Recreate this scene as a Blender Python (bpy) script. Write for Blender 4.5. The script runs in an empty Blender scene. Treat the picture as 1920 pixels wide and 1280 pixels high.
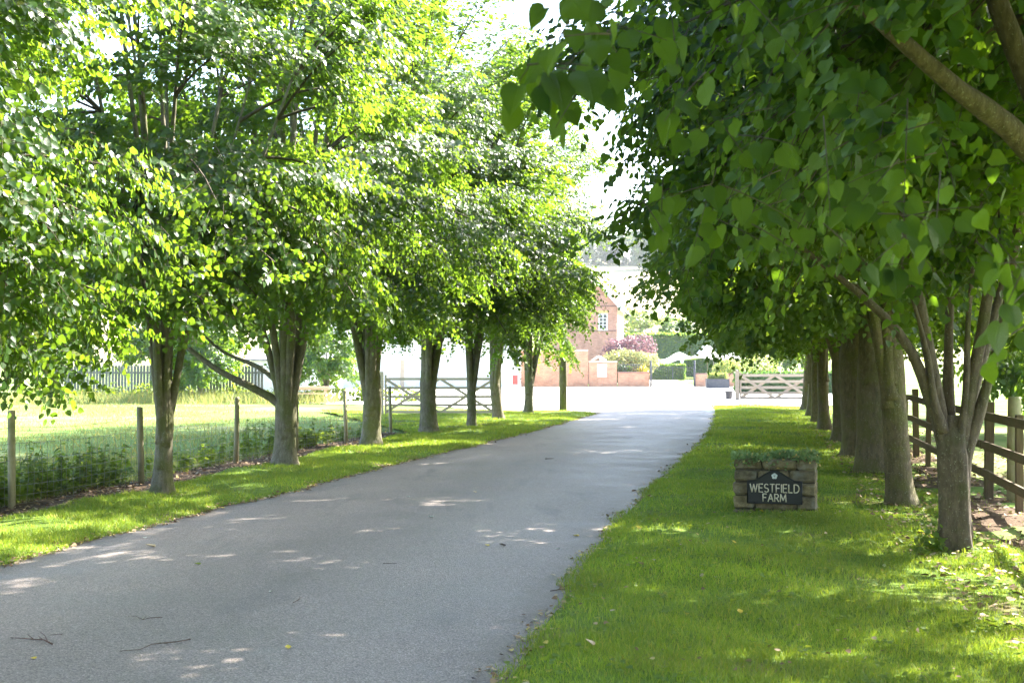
import bpy, math, random
import numpy as np
from mathutils import Vector, Matrix, noise as mnoise

rad = math.radians
scene = bpy.context.scene
COL = scene.collection

# ------------------------------------------------------------------ camera, sky, sun, exposure
CAM_H = 1.70
cam_data = bpy.data.cameras.new('camera')
cam = bpy.data.objects.new('camera', cam_data)
COL.objects.link(cam)
cam.location = (0, 0, CAM_H)
cam.rotation_euler = (rad(90), 0, 0)
cam_data.sensor_width = 36.0
cam_data.lens = 45.0                      # 2400 px focal length on a 1920 px wide frame
cam_data.shift_y = 45.0 / 1920.0          # ground horizon 45 px below the middle of the frame
cam_data.clip_start = 0.05
cam_data.clip_end = 6000
cam_data.dof.use_dof = True
cam_data.dof.focus_distance = 16.0
cam_data.dof.aperture_fstop = 6.3
scene.camera = cam

SUN_ELEV, SUN_AZ = rad(41), rad(54)       # azimuth from +Y (down the lane) towards +X
world = bpy.data.worlds.new('World')
scene.world = world
world.use_nodes = True
wn = world.node_tree
sky = wn.nodes.new('ShaderNodeTexSky')
sky.sky_type = 'NISHITA'
sky.sun_disc = False
sky.sun_elevation = SUN_ELEV
sky.sun_rotation = SUN_AZ
sky.air_density = 1.0
sky.dust_density = 2.0
sky.ozone_density = 1.0
bg = wn.nodes['Background']
bg.inputs['Strength'].default_value = 0.15
wn.links.new(sky.outputs[0], bg.inputs['Color'])

sun_data = bpy.data.lights.new('sun', 'SUN')
sun_data.energy = 4.8
sun_data.angle = rad(0.53)
sun_data.color = (1.0, 0.95, 0.86)
sun = bpy.data.objects.new('sun', sun_data)
COL.objects.link(sun)
sun_dir = Vector((math.sin(SUN_AZ) * math.cos(SUN_ELEV), math.cos(SUN_AZ) * math.cos(SUN_ELEV), math.sin(SUN_ELEV)))
sun.rotation_euler = sun_dir.to_track_quat('Z', 'Y').to_euler()

vs = scene.view_settings
vs.view_transform = 'Standard'
vs.look = 'None'
vs.exposure = 2.7
vs.gamma = 1.0
vs.use_curve_mapping = False
cy = scene.cycles
cy.max_bounces = 7
cy.diffuse_bounces = 4
cy.glossy_bounces = 3
cy.transmission_bounces = 6
cy.transparent_max_bounces = 6
cy.volume_bounces = 0
cy.use_denoising = True
cy.caustics_reflective = False
cy.caustics_refractive = False

# ------------------------------------------------------------------ helpers
def link(o, parent=None):
    COL.objects.link(o)
    if parent is not None:
        o.parent = parent
    return o

def tag(o, label=None, category=None, group=None, kind=None):
    if label: o['label'] = label
    if category: o['category'] = category
    if group: o['group'] = group
    if kind: o['kind'] = kind
    return o

def empty(name, loc=(0, 0, 0), rz=0.0, label=None, category=None, group=None):
    o = bpy.data.objects.new(name, None)
    COL.objects.link(o)
    o.location = loc
    o.rotation_euler = (0, 0, rz)
    o.empty_display_size = 0.2
    return tag(o, label, category, group)

def np_mesh(name, verts, tris, mats=(), mat_idx=None, smooth=True):
    """triangle mesh from numpy arrays"""
    me = bpy.data.meshes.new(name)
    nv, nt = len(verts), len(tris)
    me.vertices.add(nv)
    me.vertices.foreach_set('co', np.ascontiguousarray(verts, dtype=np.float32).ravel())
    me.loops.add(nt * 3)
    me.loops.foreach_set('vertex_index', np.ascontiguousarray(tris, dtype=np.int32).ravel())
    me.polygons.add(nt)
    me.polygons.foreach_set('loop_start', np.arange(0, nt * 3, 3, dtype=np.int32))
    try:
        me.polygons.foreach_set('loop_total', np.full(nt, 3, dtype=np.int32))
    except Exception:
        pass
    for m in mats:
        me.materials.append(m)
    if mat_idx is not None:
        me.polygons.foreach_set('material_index', np.ascontiguousarray(mat_idx, dtype=np.int32))
    me.polygons.foreach_set('use_smooth', np.full(nt, smooth, dtype=bool))
    me.update(calc_edges=True)
    return me

class MB:
    """collects simple shapes into one mesh"""
    def __init__(self):
        self.v, self.f, self.m, self.s = [], [], [], []
    def add(self, verts, faces, mi=0, smooth=False):
        b = len(self.v)
        self.v += [tuple(p) for p in verts]
        for f in faces:
            self.f.append(tuple(b + i for i in f)); self.m.append(mi); self.s.append(smooth)
    def box(self, x0, x1, y0, y1, z0, z1, mi=0):
        vs_ = [(x0,y0,z0),(x1,y0,z0),(x1,y1,z0),(x0,y1,z0),(x0,y0,z1),(x1,y0,z1),(x1,y1,z1),(x0,y1,z1)]
        self.add(vs_, [(0,3,2,1),(4,5,6,7),(0,1,5,4),(1,2,6,5),(2,3,7,6),(3,0,4,7)], mi)
    def beam(self, a, b, w, h, mi=0, up=(0, 0, 1)):
        a, b = Vector(a), Vector(b)
        d = (b - a).normalized(); u = Vector(up)
        s = d.cross(u)
        if s.length < 1e-4: s = d.cross(Vector((0, 1, 0)))
        s.normalize(); u = s.cross(d).normalized()
        s *= w / 2; u *= h / 2
        vs_ = [a-s-u, a+s-u, a+s+u, a-s+u, b-s-u, b+s-u, b+s+u, b-s+u]
        self.add(vs_, [(0,3,2,1),(4,5,6,7),(0,1,5,4),(1,2,6,5),(2,3,7,6),(3,0,4,7)], mi)
    def tube(self, pts, radii, sides=8, mi=0, cap=True, smooth=True):
        v, f = tube_geo(pts, radii, sides, cap)
        self.add(v, f, mi, smooth)
    def mesh(self, name, mats):
        me = bpy.data.meshes.new(name)
        me.from_pydata(self.v, [], self.f)
        for m in (mats if isinstance(mats, (list, tuple)) else [mats]):
            me.materials.append(m)
        me.polygons.foreach_set('material_index', self.m)
        me.polygons.foreach_set('use_smooth', self.s)
        me.update()
        return me
    def build(self, name, mats, parent=None):
        return link(bpy.data.objects.new(name, self.mesh(name, mats)), parent)

def tube_geo(pts, radii, sides, cap=True, flute=None):
    pts = [Vector(p) for p in pts]
    n = len(pts)
    if not hasattr(radii, '__len__'): radii = [radii] * n
    t0 = (pts[1] - pts[0]).normalized()
    ref = Vector((1, 0, 0)) if abs(t0.x) < 0.8 else Vector((0, 1, 0))
    nrm = (ref - t0 * ref.dot(t0)).normalized()
    v, f = [], []
    for i in range(n):
        t = (pts[min(i+1, n-1)] - pts[max(i-1, 0)]).normalized()
        nrm = (nrm - t * nrm.dot(t)).normalized()
        b = t.cross(nrm)
        for k in range(sides):
            a = 2 * math.pi * k / sides
            r = radii[i] * (flute(i, a) if flute else 1.0)
            v.append(pts[i] + (nrm * math.cos(a) + b * math.sin(a)) * r)
    for i in range(n - 1):
        for k in range(sides):
            k2 = (k + 1) % sides
            f.append((i*sides+k, i*sides+k2, (i+1)*sides+k2, (i+1)*sides+k))
    if cap:
        f.append(tuple(range(sides-1, -1, -1)))
        f.append(tuple((n-1)*sides + k for k in range(sides)))
    return v, f

def bevel_box_mesh(name, sx, sy, sz, b, mat, seed=0, jitter=0.0):
    """box with chamfered edges (a block, plank or stone), slightly uneven; origin at its centre"""
    import bmesh
    bm = bmesh.new()
    bmesh.ops.create_cube(bm, size=1.0)
    for v_ in bm.verts:
        v_.co = Vector((v_.co.x*sx, v_.co.y*sy, v_.co.z*sz))
    bmesh.ops.bevel(bm, geom=list(bm.edges), offset=b, segments=1, affect='EDGES', profile=0.6)
    if jitter:
        rnd = random.Random(seed)
        for v_ in bm.verts:
            v_.co += Vector((rnd.uniform(-1, 1), rnd.uniform(-1, 1), rnd.uniform(-1, 1))) * jitter
    me = bpy.data.meshes.new(name)
    bm.to_mesh(me); bm.free()
    me.materials.append(mat)
    return me

def add(name, me, parent=None, loc=(0, 0, 0), rot=(0, 0, 0)):
    o = bpy.data.objects.new(name, me)
    link(o, parent)
    o.location = loc; o.rotation_euler = rot
    return o

# ------------------------------------------------------------------ materials
def new_mat(name):
    m = bpy.data.materials.new(name)
    m.use_nodes = True
    nt = m.node_tree
    return m, nt, nt.nodes['Principled BSDF']

def N(nt, typ, **kw):
    n = nt.nodes.new(typ)
    for k, v_ in kw.items():
        setattr(n, k, v_)
    return n

def ramp(nt, src, stops):
    r = N(nt, 'ShaderNodeValToRGB')
    el = r.color_ramp.elements
    while len(el) < len(stops): el.new(0.5)
    for e, (p, c) in zip(el, stops):
        e.position = p; e.color = (*c, 1)
    nt.links.new(src, r.inputs[0])
    return r.outputs[0]

def tnoise(nt, vec, scale, detail=4, rough=0.6, dist=0.0):
    n = N(nt, 'ShaderNodeTexNoise')
    n.inputs['Scale'].default_value = scale
    n.inputs['Detail'].default_value = detail
    n.inputs['Roughness'].default_value = rough
    n.inputs['Distortion'].default_value = dist
    if vec is not None: nt.links.new(vec, n.inputs['Vector'])
    return n.outputs['Fac']

def mix(nt, fac, a, b, mode='MIX'):
    n = N(nt, 'ShaderNodeMix', data_type='RGBA', blend_type=mode)
    def put(sock, val):
        if isinstance(val, (tuple, list)): sock.default_value = (*val, 1)
        elif isinstance(val, (int, float)): sock.default_value = val
        else: nt.links.new(val, sock)
    put(n.inputs[0], fac); put(n.inputs[6], a); put(n.inputs[7], b)
    return n.outputs[2]

def math_(nt, op, a, b=None, clamp=False):
    n = N(nt, 'ShaderNodeMath', operation=op, use_clamp=clamp)
    for i, val in enumerate((a, b)):
        if val is None: continue
        if isinstance(val, (int, float)): n.inputs[i].default_value = val
        else: nt.links.new(val, n.inputs[i])
    return n.outputs[0]

def maprange(nt, v, a, b, c=0.0, d=1.0):
    n = N(nt, 'ShaderNodeMapRange')
    nt.links.new(v, n.inputs[0])
    for i, x in enumerate((a, b, c, d)): n.inputs[i+1].default_value = x
    return n.outputs[0]

def bump(nt, bsdf, h, strength=0.3, dist=0.01):
    b = N(nt, 'ShaderNodeBump')
    b.inputs['Strength'].default_value = strength
    b.inputs['Distance'].default_value = dist
    nt.links.new(h, b.inputs['Height'])
    nt.links.new(b.outputs[0], bsdf.inputs['Normal'])

def objco(nt):
    return N(nt, 'ShaderNodeTexCoord').outputs['Object']

def gpos(nt):
    return N(nt, 'ShaderNodeNewGeometry').outputs['Position']

def simple(name, c1, c2, scale=6.0, rough=0.8, bstr=0.2, bdist=0.01, detail=5, rnd=0.0):
    m, nt, b = new_mat(name)
    co = objco(nt)
    f = tnoise(nt, co, scale, detail)
    col = ramp(nt, f, [(0.3, c1), (0.7, c2)])
    if rnd:
        oi = N(nt, 'ShaderNodeObjectInfo')
        col = mix(nt, 1.0, col, ramp(nt, oi.outputs['Random'], [(0, (1-rnd,)*3), (1, (1+rnd,)*3)]), 'MULTIPLY')
    nt.links.new(col, b.inputs['Base Color'])
    b.inputs['Roughness'].default_value = rough
    if bstr: bump(nt, b, tnoise(nt, co, scale*5, 4), bstr, bdist)
    return m

def leaf_mat(name, dark, light, back, trans=0.42, rough=0.42, var=0.25, yellow=0.02, spec=0.5, veins=0.0, ymul=(3.0, 1.35, 1.0)):
    """thin leaf: glossy green surface plus light coming through the blade"""
    m, nt, b = new_mat(name)
    g = N(nt, 'ShaderNodeNewGeometry')
    rnd = g.outputs['Random Per Island']
    col = ramp(nt, rnd, [(0.0, dark), (1.0 - yellow - 0.04, light), (1.0 - yellow + 0.015, (light[0]*ymul[0], light[1]*ymul[1], light[2]*ymul[2]))])
    pn = tnoise(nt, g.outputs['Position'], 0.55, 2)
    col = mix(nt, 1.0, col, ramp(nt, pn, [(0.3, (1-var,)*3), (0.7, (1+var, 1+var*0.8, 1))]), 'MULTIPLY')
    b.inputs['Roughness'].default_value = rough
    b.inputs['Specular IOR Level'].default_value = spec
    # paler matt underside
    col2 = mix(nt, g.outputs['Backfacing'], col, mix(nt, 0.35, col, (0.16, 0.22, 0.10)))
    nt.links.new(col2, b.inputs['Base Color'])
    tr = N(nt, 'ShaderNodeBsdfTranslucent')
    tc = mix(nt, 1.0, ramp(nt, rnd, [(0.0, back), (1.0, (back[0]*1.35, back[1]*1.12, back[2]*0.9))]),
             ramp(nt, pn, [(0.3, (1-var*0.6,)*3), (0.7, (1+var*0.4,)*3)]), 'MULTIPLY')
    nt.links.new(tc, tr.inputs['Color'])
    ms = N(nt, 'ShaderNodeMixShader')
    ms.inputs[0].default_value = trans
    nt.links.new(b.outputs[0], ms.inputs[1]); nt.links.new(tr.outputs[0], ms.inputs[2])
    nt.links.new(ms.outputs[0], nt.nodes['Material Output'].inputs['Surface'])
    if veins:
        bump(nt, b, tnoise(nt, g.outputs['Position'], 60, 3), veins, 0.004)
    return m

M = {}
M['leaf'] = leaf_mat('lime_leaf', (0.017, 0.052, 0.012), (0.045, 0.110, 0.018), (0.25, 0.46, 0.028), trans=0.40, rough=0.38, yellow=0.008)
M['leaf_shade'] = leaf_mat('lime_leaf_painted_shade', (0.013, 0.040, 0.010), (0.031, 0.080, 0.014), (0.26, 0.44, 0.026), trans=0.36, rough=0.42)  # same lime leaf, darkened so the sign side's shade sits in its colour
M['leaf_near'] = leaf_mat('lime_leaf_near_painted_shade', (0.009, 0.029, 0.008), (0.020, 0.056, 0.012), (0.22, 0.42, 0.018), trans=0.34, rough=0.55, yellow=0.004, spec=0.25, veins=0.5)  # same lime leaf, darker still to paint in the shade under the boughs
def veined():
    m = M['leaf_near'].copy(); m.name = 'lime_leaf_veined'
    nt = m.node_tree; b = nt.nodes['Principled BSDF']
    co = objco(nt)
    sp = N(nt, 'ShaderNodeSeparateXYZ'); nt.links.new(co, sp.inputs[0])
    ax = math_(nt, 'ABSOLUTE', sp.outputs['X'])
    ph = math_(nt, 'SUBTRACT', sp.outputs['Y'], math_(nt, 'MULTIPLY', ax, 0.85))
    wv = math_(nt, 'SINE', math_(nt, 'MULTIPLY', ph, 46.0))
    wv = math_(nt, 'POWER', math_(nt, 'ABSOLUTE', wv), 0.5)
    mid = maprange(nt, ax, 0.0, 0.03, -1.2, 0.0)
    h = math_(nt, 'ADD', math_(nt, 'MULTIPLY', wv, 0.5), mid)
    h = math_(nt, 'ADD', h, math_(nt, 'MULTIPLY', tnoise(nt, co, 14, 4), 0.5))
    for l in list(b.inputs['Normal'].links): nt.links.remove(l)
    bump(nt, b, h, 0.55, 0.02)
    # veins a touch paler, some leaves duller or spotted
    base = b.inputs['Base Color'].links[0].from_socket
    oi = N(nt, 'ShaderNodeObjectInfo')
    col = mix(nt, 1.0, base, ramp(nt, oi.outputs['Random'], [(0, (0.65, 0.7, 0.7)), (1, (1.3, 1.2, 1.1))]), 'MULTIPLY')
    col = mix(nt, maprange(nt, wv, 0.0, 0.35, 0.35, 0.0), col, (0.05, 0.10, 0.03))
    col = mix(nt, maprange(nt, tnoise(nt, co, 5, 3), 0.66, 0.72, 0, 0.5), col, (0.09, 0.075, 0.03))
    nt.links.new(col, b.inputs['Base Color'])
    return m
M['leaf_veined'] = veined()
M['leaf_deep'] = leaf_mat('deep_green_leaf', (0.022, 0.060, 0.022), (0.050, 0.110, 0.032), (0.16, 0.34, 0.05), trans=0.35)
M['leaf_pale'] = leaf_mat('pale_green_leaf', (0.09, 0.16, 0.05), (0.20, 0.28, 0.09), (0.40, 0.52, 0.12), yellow=0.05)
M['leaf_grey'] = leaf_mat('grey_green_leaf', (0.13, 0.18, 0.07), (0.30, 0.34, 0.15), (0.45, 0.50, 0.20), yellow=0.03)
M['leaf_purple'] = leaf_mat('purple_leaf', (0.10, 0.062, 0.085), (0.23, 0.155, 0.19), (0.30, 0.16, 0.22), yellow=0.0)
M['leaf_gold'] = leaf_mat('golden_leaf', (0.35, 0.32, 0.03), (0.55, 0.50, 0.05), (0.7, 0.65, 0.05), yellow=0.0)
M['leaf_hedge'] = leaf_mat('hedge_leaf', (0.035, 0.09, 0.02), (0.085, 0.18, 0.03), (0.28, 0.48, 0.05))
M['weed'] = leaf_mat('weed_leaf', (0.055, 0.115, 0.018), (0.14, 0.22, 0.036), (0.32, 0.46, 0.04), rough=0.65)
M['grass'] = leaf_mat('lawn_blade', (0.145, 0.258, 0.022), (0.29, 0.415, 0.045), (0.36, 0.50, 0.04), trans=0.35, rough=0.55, var=0.42, yellow=0.13, ymul=(1.75, 1.02, 2.4), spec=0.3)
M['hay'] = leaf_mat('tall_grass_blade', (0.10, 0.18, 0.035), (0.25, 0.31, 0.10), (0.42, 0.46, 0.14), trans=0.35, rough=0.6, yellow=0.1)
M['sedum'] = leaf_mat('creeper_leaf', (0.13, 0.24, 0.075), (0.34, 0.48, 0.22), (0.22, 0.36, 0.12), rough=0.55, yellow=0.06)
M['wood_far'] = leaf_mat('far_wood_leaf', (0.03, 0.07, 0.035), (0.07, 0.12, 0.045), (0.14, 0.22, 0.06), yellow=0.0)

def bark_mat(name, c1, c2, moss, moss_amt=0.45):
    m, nt, b = new_mat(name)
    co = gpos(nt)
    sc = N(nt, 'ShaderNodeMapping'); sc.inputs['Scale'].default_value = (1, 1, 0.35)
    nt.links.new(co, sc.inputs['Vector'])
    f = tnoise(nt, sc.outputs[0], 22, 6, 0.65)
    col = ramp(nt, f, [(0.28, c1), (0.72, c2)])
    f2 = tnoise(nt, co, 3.2, 4)
    mm = maprange(nt, f2, 0.62 - moss_amt * 0.3, 0.70 - moss_amt * 0.15, 0, 0.75)
    col = mix(nt, mm, col, moss)
    spk = tnoise(nt, co, 60, 2)
    col = mix(nt, maprange(nt, spk, 0.62, 0.72, 0, 0.5), col, (0.42, 0.42, 0.34))
    nt.links.new(col, b.inputs['Base Color'])
    b.inputs['Roughness'].default_value = 0.85
    w = N(nt, 'ShaderNodeTexNoise'); w.inputs['Scale'].default_value = 34; w.inputs['Detail'].default_value = 5
    nt.links.new(sc.outputs[0], w.inputs['Vector'])
    bump(nt, b, w.outputs['Fac'], 0.9, 0.016)
    return m
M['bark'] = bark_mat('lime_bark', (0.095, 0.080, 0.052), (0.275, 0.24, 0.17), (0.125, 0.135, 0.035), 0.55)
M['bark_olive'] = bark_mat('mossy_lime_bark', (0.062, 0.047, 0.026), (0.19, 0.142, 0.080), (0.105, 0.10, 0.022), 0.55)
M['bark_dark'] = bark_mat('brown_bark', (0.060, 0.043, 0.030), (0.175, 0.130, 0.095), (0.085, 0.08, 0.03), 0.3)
M['twig'] = simple('twig', (0.06, 0.045, 0.03), (0.13, 0.10, 0.06), 20, 0.85, 0)

# asphalt of the lane: stone chips, worn and dusty patches
m, nt, b = new_mat('asphalt')
co = gpos(nt)
vor = N(nt, 'ShaderNodeTexVoronoi'); vor.inputs['Scale'].default_value = 95
nt.links.new(co, vor.inputs['Vector'])
chip = ramp(nt, vor.outputs['Color'], [(0.0, (0.166, 0.134, 0.115)), (0.45, (0.318, 0.262, 0.226)), (0.8, (0.44, 0.362, 0.314)), (1.0, (0.58, 0.51, 0.44))])
gap = maprange(nt, vor.outputs['Distance'], 0.0, 0.75, 1.0, 0.5)
chip = mix(nt, 1.0, chip, gap, 'MULTIPLY')
fine = tnoise(nt, co, 170, 3)
chip = mix(nt, maprange(nt, fine, 0.56, 0.66, 0, 0.45), chip, (0.06, 0.06, 0.062))
big = tnoise(nt, co, 0.9, 5, 0.6)
col = mix(nt, 1.0, chip, ramp(nt, big, [(0.3, (0.82, 0.82, 0.84)), (0.7, (1.22, 1.21, 1.2))]), 'MULTIPLY')
dust = tnoise(nt, co, 2.6, 4, 0.55)
col = mix(nt, maprange(nt, dust, 0.60, 0.78, 0, 0.45), col, (0.23, 0.215, 0.19))
nt.links.new(col, b.inputs['Base Color'])
at = N(nt, 'ShaderNodeAttribute'); at.attribute_name = 'across'
wob_ = math_(nt, 'ADD', at.outputs['Fac'], math_(nt, 'MULTIPLY', math_(nt, 'SUBTRACT', tnoise(nt, co, 0.5, 3), 0.5), 0.10))
cosw = math_(nt, 'COSINE', math_(nt, 'MULTIPLY', math_(nt, 'SUBTRACT', wob_, 0.5), 12.57))      # two worn wheel tracks
col = mix(nt, 1.0, col, ramp(nt, maprange(nt, cosw, -1, 1), [(0.0, (1.10, 1.10, 1.10)), (1.0, (0.88, 0.88, 0.89))]), 'MULTIPLY')
edge = math_(nt, 'ABSOLUTE', math_(nt, 'SUBTRACT', wob_, 0.5))
edn = math_(nt, 'ADD', edge, math_(nt, 'MULTIPLY', math_(nt, 'SUBTRACT', tnoise(nt, co, 5, 4), 0.5), 0.12))
col = mix(nt, maprange(nt, edn, 0.405, 0.475, 0, 0.8), col, (0.105, 0.082, 0.055))                # soil and grit gathered at the sides
st_ = N(nt, 'ShaderNodeMapping'); st_.inputs['Scale'].default_value = (1.5, 0.35, 1); st_.inputs['Rotation'].default_value = (0, 0, 0.2); nt.links.new(co, st_.inputs['Vector'])
stain = tnoise(nt, st_.outputs[0], 1.3, 5, 0.65)
col = mix(nt, maprange(nt, stain, 0.55, 0.70, 0, 0.6), col, (0.11, 0.10, 0.095))
nt.links.new(col, b.inputs['Base Color'])
nt.links.new(maprange(nt, big, 0.3, 0.7, 0.48, 0.66), b.inputs['Roughness'])
b.inputs['Specular IOR Level'].default_value = 0.5
bump(nt, b, vor.outputs['Distance'], 0.5, 0.006)
M['asphalt'] = m

# pale yard surface
M['yard'] = simple('pale_yard_gravel', (0.42, 0.40, 0.37), (0.58, 0.56, 0.52), 9, 0.85, 0.3, 0.01)
M['paving'] = simple('pale_paving', (0.50, 0.47, 0.42), (0.62, 0.60, 0.54), 5, 0.8, 0.1, 0.01)

def ground_mat(name, a, b_, bare, bare_lo, bare_hi, scale=0.8):
    m, nt, b = new_mat(name)
    co = gpos(nt)
    f = tnoise(nt, co, scale * 7, 6, 0.7)
    col = ramp(nt, f, [(0.3, a), (0.7, b_)])
    f2 = tnoise(nt, co, scale, 5, 0.6)
    col = mix(nt, maprange(nt, f2, bare_lo, bare_hi, 0, 1), col, bare)
    nt.links.new(col, b.inputs['Base Color'])
    b.inputs['Roughness'].default_value = 0.95
    b.inputs['Specular IOR Level'].default_value = 0.1
    bump(nt, b, tnoise(nt, co, 40, 4), 0.6, 0.03)
    return m
M['turf'] = ground_mat('turf', (0.095, 0.165, 0.022), (0.18, 0.26, 0.045), (0.17, 0.135, 0.07), 0.54, 0.68)
M['soil'] = ground_mat('soil', (0.07, 0.048, 0.032), (0.17, 0.115, 0.075), (0.20, 0.14, 0.09), 0.55, 0.7, 2.0)
# meadow and hill: green near, cropped pale field on the rise
m, nt, b = new_mat('meadow')
co = gpos(nt)
f = tnoise(nt, co, 1.1, 6, 0.65)
col = ramp(nt, f, [(0.3, (0.095, 0.175, 0.030)), (0.7, (0.19, 0.26, 0.065))])
f2 = tnoise(nt, co, 0.16, 3)
col = mix(nt, maprange(nt, f2, 0.50, 0.64, 0, 0.7), col, (0.33, 0.32, 0.15))
sx = N(nt, 'ShaderNodeSeparateXYZ'); nt.links.new(co, sx.inputs[0])
col = mix(nt, maprange(nt, sx.outputs['Y'], 175, 205, 0, 1), col, (0.34, 0.30, 0.17))
nt.links.new(col, b.inputs['Base Color'])
b.inputs['Roughness'].default_value = 0.95
b.inputs['Specular IOR Level'].default_value = 0.1
M['meadow'] = m

def litter_mat():
    m, nt, b = new_mat('dry_leaf')
    g = N(nt, 'ShaderNodeNewGeometry')
    col = ramp(nt, g.outputs['Random Per Island'], [(0.0, (0.11, 0.065, 0.035)), (0.35, (0.26, 0.15, 0.07)), (0.65, (0.42, 0.30, 0.17)), (0.85, (0.46, 0.37, 0.25)), (1.0, (0.55, 0.40, 0.06))])
    nt.links.new(col, b.inputs['Base Color'])
    b.inputs['Roughness'].default_value = 0.75
    return m
M['litter'] = litter_mat()
M['leaf_tan'] = simple('tan_dry_leaf', (0.40, 0.27, 0.13), (0.62, 0.50, 0.34), 30, 0.7, 0.3, 0.004)
M['leaf_yellow'] = simple('yellow_fallen_leaf', (0.55, 0.36, 0.03), (0.72, 0.55, 0.06), 30, 0.6, 0.3, 0.004)
M['leaf_whitish'] = simple('pale_fallen_leaf', (0.45, 0.45, 0.36), (0.66, 0.66, 0.58), 30, 0.6, 0.3, 0.004)
M['leaf_brown'] = simple('brown_fallen_leaf', (0.05, 0.03, 0.025), (0.13, 0.08, 0.05), 30, 0.7, 0.3, 0.004)
M['twig_red'] = simple('reddish_twig', (0.06, 0.03, 0.022), (0.16, 0.075, 0.05), 30, 0.8, 0)

def wood_mat(name, c1, c2, green=None, axis=(1, 1, 0.12)):
    m, nt, b = new_mat(name)
    co = objco(nt)
    mp = N(nt, 'ShaderNodeMapping'); mp.inputs['Scale'].default_value = axis
    nt.links.new(co, mp.inputs['Vector'])
    f = tnoise(nt, mp.outputs[0], 28, 6, 0.7)
    col = ramp(nt, f, [(0.28, c1), (0.72, c2)])
    oi = N(nt, 'ShaderNodeObjectInfo')
    col = mix(nt, 1.0, col, ramp(nt, oi.outputs['Random'], [(0, (0.8,)*3), (1, (1.15,)*3)]), 'MULTIPLY')
    if green:
        col = mix(nt, maprange(nt, tnoise(nt, co, 3.5, 4), 0.42, 0.62, 0, 0.7), col, green)
    nt.links.new(col, b.inputs['Base Color'])
    b.inputs['Roughness'].default_value = 0.85
    bump(nt, b, f, 0.35, 0.006)
    return m
M['post'] = wood_mat('weathered_post', (0.24, 0.205, 0.12), (0.46, 0.40, 0.26), (0.19, 0.20, 0.07))
M['post_dark'] = wood_mat('dark_stained_timber', (0.078, 0.050, 0.027), (0.18, 0.120, 0.066), (0.11, 0.095, 0.035))
M['rail_dark'] = wood_mat('dark_stained_rail', (0.078, 0.050, 0.027), (0.18, 0.120, 0.066), (0.11, 0.095, 0.035), (1, 0.12, 1))
M['gate_wood'] = wood_mat('silvered_gate_timber', (0.40, 0.30, 0.20), (0.58, 0.47, 0.34), None, (0.12, 1, 1))
M['gate_pale'] = wood_mat('pale_gate_timber', (0.26, 0.205, 0.15), (0.40, 0.33, 0.26), None, (0.12, 1, 1))
M['paling'] = wood_mat('grey_paling', (0.13, 0.125, 0.11), (0.26, 0.25, 0.22), None)
M['pine_table'] = wood_mat('tan_table_timber', (0.42, 0.28, 0.17), (0.58, 0.42, 0.28), None, (0.12, 1, 1))
M['wire'] = simple('galvanised_wire', (0.16, 0.15, 0.13), (0.26, 0.25, 0.22), 20, 0.5, 0)

m, nt, b = new_mat('stone')
co = objco(nt)
oi = N(nt, 'ShaderNodeObjectInfo')
of = N(nt, 'ShaderNodeVectorMath', operation='ADD')
nt.links.new(co, of.inputs[0])
cmb = N(nt, 'ShaderNodeCombineXYZ')
nt.links.new(math_(nt, 'MULTIPLY', oi.outputs['Random'], 40), cmb.inputs[0])
nt.links.new(cmb.outputs[0], of.inputs[1])
f = tnoise(nt, of.outputs[0], 14, 7, 0.7)
col = ramp(nt, f, [(0.25, (0.070, 0.056, 0.032)), (0.5, (0.185, 0.148, 0.085)), (0.75, (0.32, 0.26, 0.16))])
col = mix(nt, maprange(nt, tnoise(nt, of.outputs[0], 5, 4), 0.52, 0.66, 0, 0.7), col, (0.27, 0.26, 0.22))
col = mix(nt, maprange(nt, tnoise(nt, of.outputs[0], 9, 4), 0.58, 0.68, 0, 0.6), col, (0.055, 0.05, 0.03))
col = mix(nt, 1.0, col, ramp(nt, oi.outputs['Random'], [(0, (0.7, 0.7, 0.72)), (1, (1.2, 1.15, 1.05))]), 'MULTIPLY')
nt.links.new(col, b.inputs['Base Color']); b.inputs['Roughness'].default_value = 0.95
bump(nt, b, f, 0.9, 0.02)
M['stone'] = m
M['mortar'] = simple('dark_mortar', (0.05, 0.042, 0.03), (0.10, 0.085, 0.06), 30, 0.95, 0.4, 0.01)
M['black_paint'] = simple('black_sign_paint', (0.006, 0.006, 0.007), (0.014, 0.014, 0.015), 25, 0.45, 0.15, 0.002)
M['letter'] = simple('cream_lettering', (0.52, 0.43, 0.28), (0.74, 0.68, 0.54), 18, 0.6, 0)
M['rose'] = simple('white_rose_paint', (0.6, 0.62, 0.6), (0.78, 0.8, 0.77), 30, 0.6, 0)

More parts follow.
